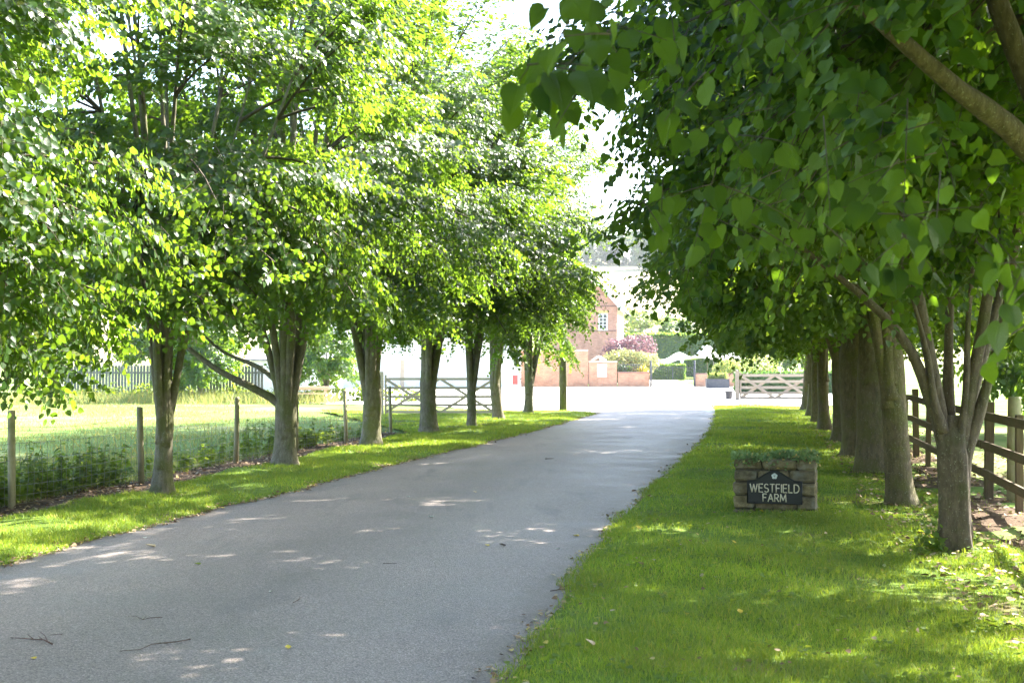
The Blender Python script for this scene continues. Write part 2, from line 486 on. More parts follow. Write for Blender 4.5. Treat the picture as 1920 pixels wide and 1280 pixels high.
def brick_mat(name, c1, c2, mortar, axis='XZ', scale=1.0):
    m, nt, b = new_mat(name)
    co = objco(nt)
    sp = N(nt, 'ShaderNodeSeparateXYZ'); nt.links.new(co, sp.inputs[0])
    cm = N(nt, 'ShaderNodeCombineXYZ')
    s = math_(nt, 'ADD', sp.outputs['X'], sp.outputs['Y'])
    nt.links.new(s, cm.inputs[0]); nt.links.new(sp.outputs['Z'], cm.inputs[1])
    br = N(nt, 'ShaderNodeTexBrick')
    br.inputs['Scale'].default_value = 1.0
    br.inputs['Brick Width'].default_value = 0.225
    br.inputs['Row Height'].default_value = 0.075
    br.inputs['Mortar Size'].default_value = 0.010
    br.inputs['Color1'].default_value = (*c1, 1); br.inputs['Color2'].default_value = (*c2, 1)
    br.inputs['Mortar'].default_value = (*mortar, 1)
    nt.links.new(cm.outputs[0], br.inputs['Vector'])
    f = tnoise(nt, co, 1.6, 5)
    col = mix(nt, 1.0, br.outputs['Color'], ramp(nt, f, [(0.3, (0.78, 0.76, 0.76)), (0.7, (1.25, 1.2, 1.15))]), 'MULTIPLY')
    f2 = tnoise(nt, co, 7, 3)
    col = mix(nt, maprange(nt, f2, 0.58, 0.7, 0, 0.5), col, (0.42, 0.28, 0.20))
    nt.links.new(col, b.inputs['Base Color'])
    b.inputs['Roughness'].default_value = 0.9
    bump(nt, b, br.outputs['Fac'], -0.4, 0.01)
    return m
M['brick'] = brick_mat('garden_wall_brick', (0.40, 0.15, 0.075), (0.52, 0.24, 0.13), (0.43, 0.35, 0.27))
M['brick_house'] = brick_mat('house_brick', (0.38, 0.16, 0.11), (0.52, 0.27, 0.20), (0.46, 0.36, 0.30))
M['coping'] = simple('pale_coping_stone', (0.50, 0.43, 0.33), (0.62, 0.55, 0.44), 5, 0.85, 0.2)
M['white'] = simple('white_paint', (0.72, 0.72, 0.70), (0.82, 0.82, 0.80), 4, 0.6, 0)
M['render'] = simple('white_render', (0.66, 0.65, 0.61), (0.80, 0.79, 0.75), 2, 0.9, 0.15)
M['rooftile'] = simple('warm_roof_tile', (0.27, 0.15, 0.10), (0.38, 0.24, 0.17), 12, 0.85, 0.4, 0.03)
M['buff'] = simple('buff_lintel_brick', (0.55, 0.36, 0.13), (0.66, 0.48, 0.2), 9, 0.85, 0.1)
M['band'] = simple('dark_band_brick', (0.20, 0.11, 0.09), (0.28, 0.17, 0.14), 9, 0.85, 0.1)
M['canvas'] = simple('white_canvas', (0.78, 0.76, 0.72), (0.84, 0.83, 0.80), 2, 0.8, 0)
M['metal_dark'] = simple('dark_painted_metal', (0.035, 0.04, 0.05), (0.06, 0.065, 0.08), 8, 0.5, 0)
M['planter'] = simple('charcoal_planter', (0.045, 0.047, 0.055), (0.08, 0.083, 0.095), 5, 0.6, 0.1)
M['rubber'] = simple('black_bucket_plastic', (0.03, 0.03, 0.034), (0.055, 0.055, 0.06), 5, 0.55, 0)
M['red'] = simple('red_door_paint', (0.45, 0.05, 0.04), (0.55, 0.08, 0.06), 5, 0.6, 0)
M['slate'] = simple('grey_roof_sheet', (0.20, 0.20, 0.21), (0.30, 0.30, 0.31), 4, 0.8, 0.1)
m, nt, b = new_mat('window_glass')
b.inputs['Base Color'].default_value = (0.05, 0.06, 0.07, 1); b.inputs['Roughness'].default_value = 0.08
b.inputs['Specular IOR Level'].default_value = 0.8
M['glass'] = m

# ------------------------------------------------------------------ layout of the lane
LANE_L = [(-6, -7.4), (0, -6.15), (6, -5.15), (10.94, -4.30), (12.75, -3.98), (15.1, -3.48), (17.36, -2.92), (20.9, -2.22), (25.8, -1.08), (33.2, 0.62), (39, 1.8), (45.3, 3.1)]
LANE_R = [(-6, -2.6), (0, -1.25), (4, -0.5), (6.86, -0.04), (8.97, 0.28), (11.2, 0.62), (14.6, 1.25), (19, 2.15), (24.7, 3.4), (30, 4.5), (35.5, 5.52), (45.3, 7.2), (52, 8.1)]
def _ip(tab, d):
    xs = [t[0] for t in tab]; ys = [t[1] for t in tab]
    return np.interp(d, xs, ys)
def wob(d, s):      # small wander of the grass edge over the tar
    return 0.05*np.sin(d*1.9+s) + 0.035*np.sin(d*4.3+2*s) + 0.02*np.sin(d*9.1+s*3)
def lane_l(d): return _ip(LANE_L, d) + wob(d, 0.7)
def lane_r(d): return _ip(LANE_R, d) + wob(d, 2.9)
FENCE_L = [(-4, -8.9), (8.7, -7.05), (11.9, -6.5), (15.1, -5.9), (18.3, -5.30), (21.9, -4.72), (24.9, -4.2), (27.9, -3.62), (31.9, -3.02)]
def fence_l(d): return _ip(FENCE_L, d)
FENCE_R = [(-6, 2.4), (0, 3.4), (10, 4.95), (15.5, 5.95), (21.1, 6.95), (28.7, 8.46), (40, 10.8), (52, 13.3)]
def fence_r(d): return _ip(FENCE_R, d)
ROW_R = [(0, 1.9), (7.2, 3.35), (11.66, 4.03), (15.7, 4.8), (20.4, 5.74), (24, 6.45), (29.1, 7.5), (34, 8.35), (38.5, 9.2), (43.5, 10.2), (49, 11.3)]
def row_r(d): return _ip(ROW_R, d)

def hill(x, d):
    """terrain height: level farm, garden rising gently, then the hill beyond"""
    h = np.zeros_like(np.asarray(d, float))
    h = h + np.clip((d - 103) * 0.0125, 0, 0.6)
    t = np.clip((d - 150) / 400.0, 0, 1)
    h = h + 40 * (t * t * (3 - 2 * t)) * (1 + 0.10 * np.sin(x * 0.006 + 1))
    return h

def px(x, y, d):
    """world point at depth d seen at photograph position x, y"""
    return Vector(((x - 960) / 2400.0 * d, d, CAM_H + (685 - y) / 2400.0 * d))

# ------------------------------------------------------------------ ground, lane, verges
def grid_sheet(name, xs, ys, zf, mat, kind='structure', label=None):
    X, Y = np.meshgrid(xs, ys)
    Z = zf(X, Y)
    v = np.stack([X.ravel(), Y.ravel(), Z.ravel()], 1)
    nx, ny = len(xs), len(ys)
    i = np.arange(nx * ny).reshape(ny, nx)
    a, b_, c, d_ = i[:-1, :-1].ravel(), i[:-1, 1:].ravel(), i[1:, 1:].ravel(), i[1:, :-1].ravel()
    tris = np.concatenate([np.stack([a, b_, c], 1), np.stack([a, c, d_], 1)])
    o = link(bpy.data.objects.new(name, np_mesh(name, v, tris, [mat])))
    return tag(o, label, kind=kind)

gx = np.concatenate([np.linspace(-1600, -120, 18), np.linspace(-110, 110, 60), np.linspace(120, 1600, 18)])
gy = np.concatenate([np.linspace(-300, -20, 10), np.linspace(-10, 160, 60), np.linspace(165, 620, 60), np.linspace(660, 2400, 16)])
grid_sheet('ground', gx, gy, lambda X, Y: hill(X, Y) - 0.02, M['meadow'])

def ribbon(name, f0, f1, ds, ncol, zf, mat):
    ds = np.asarray(ds); t = np.linspace(0, 1, ncol)
    X = f0(ds)[:, None] * (1 - t) + f1(ds)[:, None] * t
    Y = np.repeat(ds[:, None], ncol, 1)
    Z = zf(X, Y, np.broadcast_to(t, X.shape))
    v = np.stack([X.ravel(), Y.ravel(), Z.ravel()], 1)
    n = len(ds); i = np.arange(n * ncol).reshape(n, ncol)
    a, b_, c, d_ = i[:-1, :-1].ravel(), i[:-1, 1:].ravel(), i[1:, 1:].ravel(), i[1:, :-1].ravel()
    tris = np.concatenate([np.stack([a, b_, c], 1), np.stack([a, c, d_], 1)])
    return tag(link(bpy.data.objects.new(name, np_mesh(name, v, tris, [mat]))), kind='structure')

ds = np.linspace(-6, 52, 180)
LANE = ribbon('lane', lambda d: _ip(LANE_L, d) - 0.2, lambda d: _ip(LANE_R, d) + 0.2, ds, 16,
       lambda X, Y, t: 0.004 + 0.03 * np.sin(np.pi * t) + 0.004 * np.sin(X * 2.1 + Y * 0.7), M['asphalt'])

_at = LANE.data.attributes.new('across', 'FLOAT', 'POINT')
_at.data.foreach_set('value', np.broadcast_to(np.linspace(0, 1, 16), (180, 16)).astype(np.float32).ravel())
def vnoise(x, y):
    return 0.020*np.sin(x*2.3+y*0.9) + 0.015*np.sin(x*0.8-y*2.9+1) + 0.010*np.sin(x*5.1+y*4.3)
def verge_l_far(d): return np.maximum(fence_l(d) + 0.75, fence_l(np.minimum(d, 31.9)) + 0.75 + (np.maximum(d, 31.9)-31.9)*0.0)
def z_left(X, Y):
    e = X - _ip(LANE_L, Y)
    return 0.045 * np.clip(-e / 0.25, -0.6, 1) + vnoise(X, Y) * np.clip(-e, 0, 1)
def z_right(X, Y):
    e = X - _ip(LANE_R, Y)
    return 0.045 * np.clip(e / 0.25, -0.6, 1) - 0.022 * np.clip(e - 1.6, 0, 3) + vnoise(X, Y) * np.clip(e, 0, 1)
ribbon('grass_verge', lambda d: fence_l(d) + 0.55 - np.clip((d-31.9)*0.30, 0, 9), lambda d: lane_l(d) - np.clip((d-44.5)/2.0, 0, 1)**2*1.2, np.linspace(-6, 47.2, 220), 22,
       lambda X, Y, t: z_left(X, Y), M['turf'])
vr = ribbon('grass_verge', lambda d: lane_r(d) + np.clip((d-51)/2.0, 0, 1)**2*0.8, lambda d: fence_r(d) + 0.4, np.linspace(-6, 53.5, 220), 40,
       lambda X, Y, t: z_right(X, Y), M['turf'])
ribbon('soil_strip', lambda d: fence_l(d) - 0.35, lambda d: fence_l(d) + 0.62, np.linspace(-4, 31.9, 120), 8,
       lambda X, Y, t: 0.022 + vnoise(X, Y) * 0.6, M['soil'])
# bare leaf-strewn earth under the fence on the sign's side
ribbon('soil_bed', lambda d: row_r(d) + 0.45 + 0.2*np.sin(d*1.3), lambda d: fence_r(d) + 0.35, np.linspace(-2, 40, 160), 14,
       lambda X, Y, t: z_right(X, Y) + 0.012 - 0.05 * (1 - np.clip(t / 0.12, 0, 1)), M['soil'])

# pale yard in front of the farm, and the paved garden behind the metal gate
def yard_sheet():
    pts_y = np.linspace(46, 102.2, 60)
    def xl(d): return np.interp(d, [46, 47.2, 49, 53, 57, 62, 102.2], [3.2, 1.5, -1.5, -2.9, -9, -13, -16])
    def xr(d): return np.interp(d, [46, 51, 53, 54, 62, 66, 102.2], [7.3, 8.1, 9.6, 14, 20, 22, 24])
    return ribbon('farmyard', xl, xr, pts_y, 14, lambda X, Y, t: 0.012 + 0 * X, M['yard'])
yard_sheet()
ribbon('garden_path', lambda d: 11.0 + 0*d, lambda d: 14.8 + (d-102.6)*0.05, np.linspace(102.6, 124, 12), 3, lambda X, Y, t: hill(X, Y) + 0.03, M['paving'])

# ------------------------------------------------------------------ leaves, sprays and crowns
def unit(a):
    return a / np.maximum(np.linalg.norm(a, axis=-1, keepdims=True), 1e-9)

# leaf blades: y runs from stalk to tip, z is the upper face; one unit long
LEAF_LOW = (np.array([(0, 0, 0), (-0.42, 0.12, 0.07), (-0.40, 0.52, 0.05), (0, 1.0, -0.10), (0.40, 0.52, 0.05), (0.42, 0.12, 0.07)]),
            np.array([(0, 2, 1), (0, 3, 2), (0, 4, 3), (0, 5, 4)]))
def heart(nr=7, ser=0.0, droop=0.22, fold=0.13, seed=0):
    rnd = random.Random(seed)
    half = [(0.16, -0.07), (0.36, -0.01), (0.47, 0.17), (0.485, 0.36), (0.41, 0.56), (0.28, 0.74), (0.12, 0.90)]
    mid = [(0, 0.03), (0, 0.28), (0, 0.52), (0, 0.76), (0, 1.04)]
    v = []
    def z(x, y): return fold * abs(x) * 1.6 - droop * max(y, 0) ** 2 - 0.25 * x * x + 0.03 * math.sin(9*y + seed) * abs(x) * 2
    for x, y in mid: v.append((x, y, z(x, y)))
    for s in (-1, 1):
        for x, y in half:
            xx = s * x * (1 + rnd.uniform(-ser, ser)); yy = y + rnd.uniform(-ser, ser) * 0.4
            v.append((xx, yy, z(xx, yy)))
    t = []
    for s, o in ((-1, 5), (1, 12)):
        q = [(0, o, o+1), (0, o+1, 1), (1, o+1, o+2), (1, o+2, o+3), (1, o+3, 2), (2, o+3, o+4), (2, o+4, 3), (3, o+4, o+5), (3, o+5, o+6), (3, o+6, 4)]
        for a, b_, c in q:
            t.append((a, c, b_) if s < 0 else (a, b_, c))
    return np.array(v), np.array(t)
LEAF_HI = heart(ser=0.05, seed=1)
LEAF_MID = (np.array([(0, 0.03, 0), (-0.30, -0.04, 0.05), (-0.47, 0.28, 0.05), (-0.30, 0.70, -0.03), (0, 1.03, -0.2), (0.30, 0.70, -0.03), (0.47, 0.28, 0.05), (0.30, -0.04, 0.05), (0, 0.5, -0.05)]),
            np.array([(0, 2, 1), (0, 8, 2), (8, 3, 2), (8, 4, 3), (8, 5, 4), (8, 6, 5), (0, 6, 8), (0, 7, 6)]))

LEAF_SIX = (np.array([(0, 0.02, 0), (-0.34, -0.03, 0.06), (-0.47, 0.33, 0.05), (-0.24, 0.76, -0.04), (0, 1.03, -0.18), (0.24, 0.76, -0.04), (0.47, 0.33, 0.05), (0.34, -0.03, 0.06)]),
            np.array([(0, 2, 1), (0, 3, 2), (0, 4, 3), (0, 5, 4), (0, 6, 5), (0, 7, 6)]))
def place_leaves(pos, d, n, size, tmpl, width=None):
    tv, tt = tmpl
    y = unit(d)
    z = unit(n - y * np.sum(n * y, -1, keepdims=True))
    x = np.cross(y, z)
    w = size if width is None else width
    V = (pos[:, None, :] + x[:, None, :] * (tv[None, :, 0:1] * w[:, None, None])
         + y[:, None, :] * (tv[None, :, 1:2] * size[:, None, None]) + z[:, None, :] * (tv[None, :, 2:3] * size[:, None, None]))
    T = tt[None] + (np.arange(len(pos)) * len(tv))[:, None, None]
    return V.reshape(-1, 3), T.reshape(-1, 3)

def prisms(P, R):
    """many thin three-sided stems: P (n,k,3) points, R (n,k) radii"""
    n, k, _ = P.shape
    t = np.zeros_like(P)
    t[:, 1:-1] = P[:, 2:] - P[:, :-2]; t[:, 0] = P[:, 1] - P[:, 0]; t[:, -1] = P[:, -1] - P[:, -2]
    t = unit(t)
    ref = np.where(np.abs(t[..., 2:3]) > 0.9, np.array([1.0, 0, 0]), np.array([0, 0, 1.0]))
    a = unit(np.cross(t, ref)); b_ = np.cross(t, a)
    rings = []
    for j in range(3):
        an = 2 * math.pi * j / 3
        rings.append(P + (a * math.cos(an) + b_ * math.sin(an)) * R[..., None])
    V = np.stack(rings, 2)                       # n,k,3,3
    idx = np.arange(n * k * 3).reshape(n, k, 3)
    T = []
    for j in range(3):
        j2 = (j + 1) % 3
        q0, q1, q2, q3 = idx[:, :-1, j], idx[:, :-1, j2], idx[:, 1:, j2], idx[:, 1:, j]
        T.append(np.stack([q0, q1, q2], -1).reshape(-1, 3)); T.append(np.stack([q0, q2, q3], -1).reshape(-1, 3))
    return V.reshape(-1, 3), np.concatenate(T)

def spray_leaves(rng, base, direc, length, nleaf, leaf_len, droop, center, face=0.75):
    """sprays: twigs with leaves set alternately along them, hanging in a sheet"""
    n = len(base)
    t = np.linspace(0.12, 1.0, nleaf)[None, :]
    down = np.array([0, 0, -1.0])
    P = base[:, None, :] + direc[:, None, :] * (length[:, None] * t)[..., None] + down * (droop[:, None] * t * t)[..., None]
    tang = unit(direc[:, None, :] * length[:, None, None] + down * (2 * droop[:, None] * t)[..., None])
    outw = unit(base - center)[:, None, :]
    up = np.array([0, 0, 1.0])
    sn = unit(up * (1.1 - 0.67*face) + outw * face + rng.normal(0, 0.25, (n, 1, 3)))
    side = unit(np.cross(tang, sn))
    sgn = np.where(np.arange(nleaf) % 2 == 0, 1.0, -1.0)[None, :, None]
    ld = unit(tang * 0.55 + side * sgn * rng.uniform(0.35, 1.0, (n, nleaf, 1)) + down * rng.uniform(0.05, 0.65, (n, nleaf, 1)) + rng.normal(0, 0.16, (n, nleaf, 3)))
    ln = unit(sn * 0.75 + rng.normal(0, 0.34, (n, nleaf, 3)) + outw * 0.4 * face)
    sz = leaf_len * rng.uniform(0.6, 1.2, (n, nleaf)) * (1.1 - 0.25 * t)
    pos = P + ld * (0.25 * sz)[..., None]
    # twig centre lines
    tt = np.linspace(0, 1.0, 3)[None, :]
    TW = base[:, None, :] + direc[:, None, :] * (length[:, None] * tt)[..., None] + down * (droop[:, None] * tt * tt)[..., None]
    return pos.reshape(-1, 3), ld.reshape(-1, 3), ln.reshape(-1, 3), sz.ravel(), TW

def lump(rng, k=7, amp=0.2):
    w = rng.normal(0, 2.4, (k, 3)); ph = rng.uniform(0, 6.28, k)
    def f(d): return 1 + amp * np.mean(np.sin(d @ w.T + ph), axis=-1) * 2.0
    return f

def crown_points(rng, n, c, rx, ry, rzu, rzd, inner=0.42, bias=2.6):
    u = unit(rng.normal(0, 1, (n, 3)))
    f = lump(rng)
    r = (inner ** bias + rng.uniform(0, 1, n) * (1 - inner ** bias)) ** (1 / bias) * f(u)
    sc = np.stack([np.full(n, rx), np.full(n, ry), np.where(u[:, 2] > 0, rzu, rzd)], 1)
    return np.array(c) + u * r[:, None] * sc, u, r

def limb_path(rng, start, end, n=9, sag=0.25, wig=0.06):
    s, e = np.array(start, float), np.array(end, float)
    L = np.linalg.norm(e - s)
    t = np.linspace(0, 1, n)[:, None]
    up = np.array([0, 0, 1.0])
    p = s + (e - s) * t + up * (np.sin(t * np.pi) * sag * L * 0.35)
    p[1:] += np.cumsum(rng.normal(0, wig * L / n, (n - 1, 3)), 0) * np.linspace(0.3, 1, n - 1)[:, None]
    return p

def catmull(P, n=14):
    P = [np.array(p, float) for p in P]
    Q = [2*P[0] - P[1]] + P + [2*P[-1] - P[-2]]
    out = []
    m = len(P) - 1
    for k in range(n + 1):
        u = k / n * m
        i = min(int(u), m - 1); t = u - i
        a, b_, c_, d_ = Q[i], Q[i+1], Q[i+2], Q[i+3]
        out.append(0.5 * (2*b_ + (c_ - a)*t + (2*a - 5*b_ + 4*c_ - d_)*t*t + (3*b_ - a - 3*c_ + d_)*t**3))
    return np.array(out)

def tree_parts(seed, height=9.5, zbase=2.0, rx=3.0, ry=3.1, fork=1.75, trunk_r=0.2, n_limb=8, n_bough=90, n_spray=48, n_leaf=11,
               leaf_len=0.105, tmpl=LEAF_LOW, leaf='leaf', bark='bark', lean=(0.0, 0.0), zmid=None, extra_limbs=(), sides=14, flute=0.05, flare=0.45, twigs=True, widen=0.11, skirt=0.42, crowny=0.65, top_scale=0.0, cull=None, face=0.75, thin=0.0, inner=0.22):
    """meshes of one tree: trunk, list of limbs, crown (leaves with their twigs and thin branches)"""
    rng = np.random.default_rng(seed)
    fx, fy = lean[0], lean[1]
    # trunk
    nz = 14
    zs = np.concatenate([[-0.25, 0.0, 0.06, 0.14, 0.26], np.linspace(0.45, fork + 0.25, nz - 5)])
    pts, rr = [], []
    for z in zs:
        t = max(z, 0) / fork
        pts.append((fx * t + 0.02 * math.sin(z * 2.1 + seed), fy * t + 0.02 * math.cos(z * 1.7 + seed), z))
        r = trunk_r * (1 + flare * math.exp(-max(z, 0) / 0.16)) * (1 - 0.10 * min(t, 1))
        r *= 1 + widen * max(0, (t - 0.45)) * 1.8
        if z > fork - 0.05: r *= 0.88
        if z > fork + 0.12: r *= 0.62
        rr.append(r)
    ph = rng.uniform(0, 6.28, 4)
    def fl(i, a):
        z = zs[i]
        base = math.exp(-max(z, 0) / 0.25)
        return (1 + (flute + 0.10 * base) * math.sin(4 * a + ph[0] + z * 0.3) * 0.6 + flute * math.sin(3 * a + ph[1] - z * 0.5) + flute * 0.6 * math.sin(7 * a + ph[2] + z)
                + 0.03 * math.sin(z * 6 + a * 2 + ph[3]))
    tv, tf = tube_geo(pts, rr, sides, True, fl)
    tb = MB(); tb.add(tv, tf, 0, True)
    trunk = tb.mesh('trunk', M[bark])
    # limbs
    c = np.array([fx, fy, (zmid if zmid else zbase + (height - zbase) * 0.45)])
    rzu, rzd = height - c[2], c[2] - zbase
    limbs, lines = [], []
    top = np.array([fx, fy, fork])
    a0 = rng.uniform(0, 6.28)
    for k in range(n_limb):
        a = a0 + k * 2.399
        el = [0.42, 0.95, 1.35, 0.62, 1.1][k % 5] + rng.normal(0, 0.08)
        d = np.array([math.cos(a) * math.cos(el), math.sin(a) * math.cos(el), math.sin(el)])
        tgt = c + d * np.array([rx, ry, rzu]) * rng.uniform(0.62, 0.82)
        hz = np.array([math.cos(a), math.sin(a), 0])
        dz = rng.uniform(-0.25, 0.12)
        st = np.array([fx*0.7, fy*0.7, fork - 0.6 + dz]) + hz * trunk_r * 0.30
        w1 = top + hz * trunk_r * 0.50 + np.array([0, 0, dz - 0.1])
        w2 = top + (tgt - top) * 0.28 + np.array([0, 0, 0.10 if el < 0.7 else 0.05]) + rng.normal(0, 0.06, 3)
        w3 = top + (tgt - top) * 0.62 + rng.normal(0, 0.12, 3) + np.array([0, 0, 0.15 if el < 0.7 else 0.0])
        p = catmull([st, w1, w2, w3, tgt], 13)
        lines.append((p, trunk_r * rng.uniform(0.44, 0.62)))
    for way, r0 in extra_limbs:
        lines.append((catmull(way, 14), r0))
    for p, r0 in lines:
        rr = r0 * np.linspace(1.0, 0.2, len(p)) * (1 + 0.25 * np.exp(-np.arange(len(p)) * 0.5)) * (1 + 0.05 * np.sin(np.arange(len(p)) * 1.9 + r0 * 90))
        lb = MB(); lb.tube(p, list(rr), 10)
        limbs.append(lb.mesh('limb', M[bark]))
    # boughs: drooping shelves of foliage, with darker space between them
    u = unit(rng.normal(0, 1, (n_bough, 3)))
    f = lump(rng, 7, 0.13)
    r = np.where(rng.uniform(0, 1, n_bough) < inner, rng.uniform(0.45, 0.75, n_bough), rng.uniform(0.82, 1.06, n_bough)) * f(u)
    hh = np.maximum(np.hypot(u[:, 0], u[:, 1]), 1e-3)
    k = np.where(u[:, 2] < 0, hh ** skirt / hh, hh ** crowny / hh)
    u = np.stack([u[:, 0]*k, u[:, 1]*k, np.where(u[:, 2] < 0, -np.abs(u[:, 2]) ** 0.75, u[:, 2])], 1)
    E = c + u * r[:, None] * np.stack([np.full(n_bough, rx), np.full(n_bough, ry), np.where(u[:, 2] > 0, rzu, rzd)], 1)
    E = E[E[:, 2] > zbase - 0.2]; n = len(E)
    allp = np.concatenate([p[5:] for p, _ in lines] + [np.stack([np.full(4, fx), np.full(4, fy), np.linspace(fork, c[2] + rzu * 0.4, 4)], 1)])
    Q = c + (E - c) * 0.42
    near = allp[np.argmin(np.linalg.norm(Q[:, None, :] - allp[None], axis=2) + 0.3 * np.maximum(0, allp[None, :, 2] - E[:, None, 2]), axis=1)]
    blen = np.linalg.norm(E - near, axis=1)
    mid = (near + E) / 2 + np.array([0, 0, 1.0]) * (0.16 * blen)[:, None] + rng.normal(0, 0.10, (n, 3))
    def bz(t):   # t (n,k) -> points and tangents
        t = t[..., None]
        P_ = near[:, None] * (1-t)**2 + mid[:, None] * 2*t*(1-t) + E[:, None] * t*t
        T_ = (mid - near)[:, None] * 2*(1-t) + (E - mid)[:, None] * 2*t
        return P_, unit(T_)
    BR, _ = bz(np.linspace(0, 1, 7)[None].repeat(n, 0))
    RB = np.linspace(0.026, 0.006, 7)[None].repeat(n, 0) * rng.uniform(0.7, 1.3, (n, 1))
    ts = 1 - (1 - 0.30) * rng.uniform(0, 1, (n, n_spray)) ** 1.15
    BP, BT = bz(ts)
    lat = unit(np.cross(BT, np.array([0, 0, 1.0])))
    sg = np.where(rng.uniform(0, 1, (n, n_spray, 1)) < 0.5, -1.0, 1.0)
    BP = BP + lat * np.abs(rng.normal(0, 0.24, (n, n_spray, 1))) * sg + rng.normal(0, 0.075, BP.shape)
    dr = unit(BT * 0.6 + lat * sg * rng.uniform(0.2, 1.0, (n, n_spray, 1)) + rng.normal(0, 0.28, BP.shape) + np.array([0, 0, -0.08]))
    keep = rng.uniform(0, 1, (n, n_spray)) < np.clip(0.35 + blen / 2.6, 0.4, 1)[:, None]
    base = BP[keep]; dr = dr[keep]
    ln = rng.uniform(0.28, 0.62, len(base))
    dp = ln * rng.uniform(0.0, 0.42, len(base))
    pos, ld, lnn, sz, TW = spray_leaves(rng, base, dr, ln, n_leaf, leaf_len, dp, c, face)
    if thin:      # the side towards the open field is looser low down, so the sun reaches the verge
        k_ = ~((pos[:, 0] > 0.7) & (pos[:, 2] < 5.2) & (rng.uniform(0, 1, len(pos)) < thin))
        sp_ = np.repeat(rng.uniform(0, 1, len(base)) < thin, n_leaf)
        k_ = ~((pos[:, 0] > 0.7) & (pos[:, 2] < 5.2) & sp_)
        pos, ld, lnn, sz = pos[k_], ld[k_], lnn[k_], sz[k_]
    if top_scale:  # oversized upper leaves, extra leaf area added to deepen the shade below
        sz = sz * (1 + top_scale * np.clip((pos[:, 2] - 5.0) / 2.0, 0, 1))
    if cull is not None:
        kb = ~cull(BR.reshape(-1, 3)).reshape(len(BR), -1).any(1); BR, RB = BR[kb], RB[kb]
        TW = TW[~cull(TW.reshape(-1, 3)).reshape(len(TW), -1).any(1)]
        k_ = ~cull(pos)
        pos, ld, lnn, sz = pos[k_], ld[k_], lnn[k_], sz[k_]
    V, T = place_leaves(pos, ld, lnn, sz, tmpl)
    parts = [(V, T, 0)]
    bv, bt = prisms(BR, RB); parts.append((bv, bt, 1))
    if twigs:
        wv, wt = prisms(TW, np.linspace(0.0035, 0.0015, 3)[None].repeat(len(TW), 0)); parts.append((wv, wt, 1))
    off = 0; VV, TT, MI = [], [], []
    for v_, t_, mi in parts:
        VV.append(v_); TT.append(t_ + off); MI.append(np.full(len(t_), mi)); off += len(v_)
    crown = np_mesh('crown', np.concatenate(VV), np.concatenate(TT), [M[leaf], M['twig']], np.concatenate(MI))
    return trunk, limbs, crown

def plant_tree(parts, loc, rz=0.0, s=1.0, name='lime_tree', label=None, group=None, wide=1.0):
    trunk, limbs, crown = parts
    e = empty(name, loc, rz, label, 'tree', group)
    e.scale = (s, s, s)
    add('trunk', trunk, e)
    for l in limbs: add('limb', l, e)
    cr = add('crown', crown, e)
    cr.scale = (wide, wide, 1.0)
    return e

# --- the tree kinds
TA = tree_parts(11, height=10.6, zbase=2.25, rx=2.9, ry=2.75, fork=1.15, trunk_r=0.118, n_limb=10, n_bough=112, n_spray=54, leaf_len=0.088, zmid=4.9)
TB = tree_parts(23, height=11.4, zbase=1.85, rx=2.95, ry=2.8, fork=1.25, trunk_r=0.185, n_limb=9, n_bough=112, n_spray=54, leaf_len=0.088, zmid=5.0,
                extra_limbs=[([(-0.02, 0, 0.6), (-0.10, 0, 1.0), (-0.55, -0.1, 1.30), (-1.2, -0.2, 1.65), (-1.9, -0.3, 2.25), (-2.3, -0.3, 2.8)], 0.095), ([(-0.03, 0, 0.8), (-0.1, 0, 1.3), (-0.5, 0.1, 1.65), (-1.2, 0.3, 1.95), (-1.9, 0.5, 2.6)], 0.065)])
TC = tree_parts(37, height=11.4, zbase=2.0, rx=2.85, ry=3.1, fork=1.35, trunk_r=0.195, n_limb=8, n_bough=3, n_spray=2, leaf_len=0.09, flute=0.07, zmid=5.4)[:2] + (TB[2],)
TD = tree_parts(41, height=11.8, zbase=2.0, rx=3.2, ry=2.8, fork=1.25, trunk_r=0.17, n_limb=7, n_bough=100, n_spray=46, leaf_len=0.092, lean=(-0.12, 0.0), zmid=6.4, skirt=0.9, twigs=False)
GL, GR = 'trees along the paddock side of the lane', 'trees along the sign side of the lane'
plant_tree(TA, (-6.0, 12.0, -0.6), 2.2, 0.96, label='leafy lime tree before the slim trunk, only its boughs in view', group=GL)
plant_tree(TA, (-4.62, 17.0, 0.02), 0.0, 1.0, label='lime tree with the slimmest pale trunk, by the paddock wire', group=GL)
plant_tree(TB, (-3.84, 21.8, 0.02), 0.0, 1.0, label='lime tree with a long low bough sweeping over the paddock', group=GL)
plant_tree(TC, (-2.96, 27.0, 0.02), 0.4, 1.0, label='lime tree forking into two stout stems, third trunk along the verge', group=GL)
plant_tree(TC, (-2.09, 31.9, 0.02), 2.9, 1.06, wide=1.12, label='straight stout lime trunk in front of the crossed field gate', group=GL)
plant_tree(TA, (-1.11, 34.6, 0.02), 4.1, 1.05, wide=1.2, label='thin lime trunk standing before the end of the field gate', group=GL)
plant_tree(TD, (-0.42, 40.0, 0.02), 0.3, 1.0, wide=1.08, label='lime tree leaning with a flared foot past the field gate', group=GL)
plant_tree(TD, (0.56, 44.8, 0.02), 2.0, 0.92, label='last lime tree on the paddock verge, forked in a Y', group=GL)

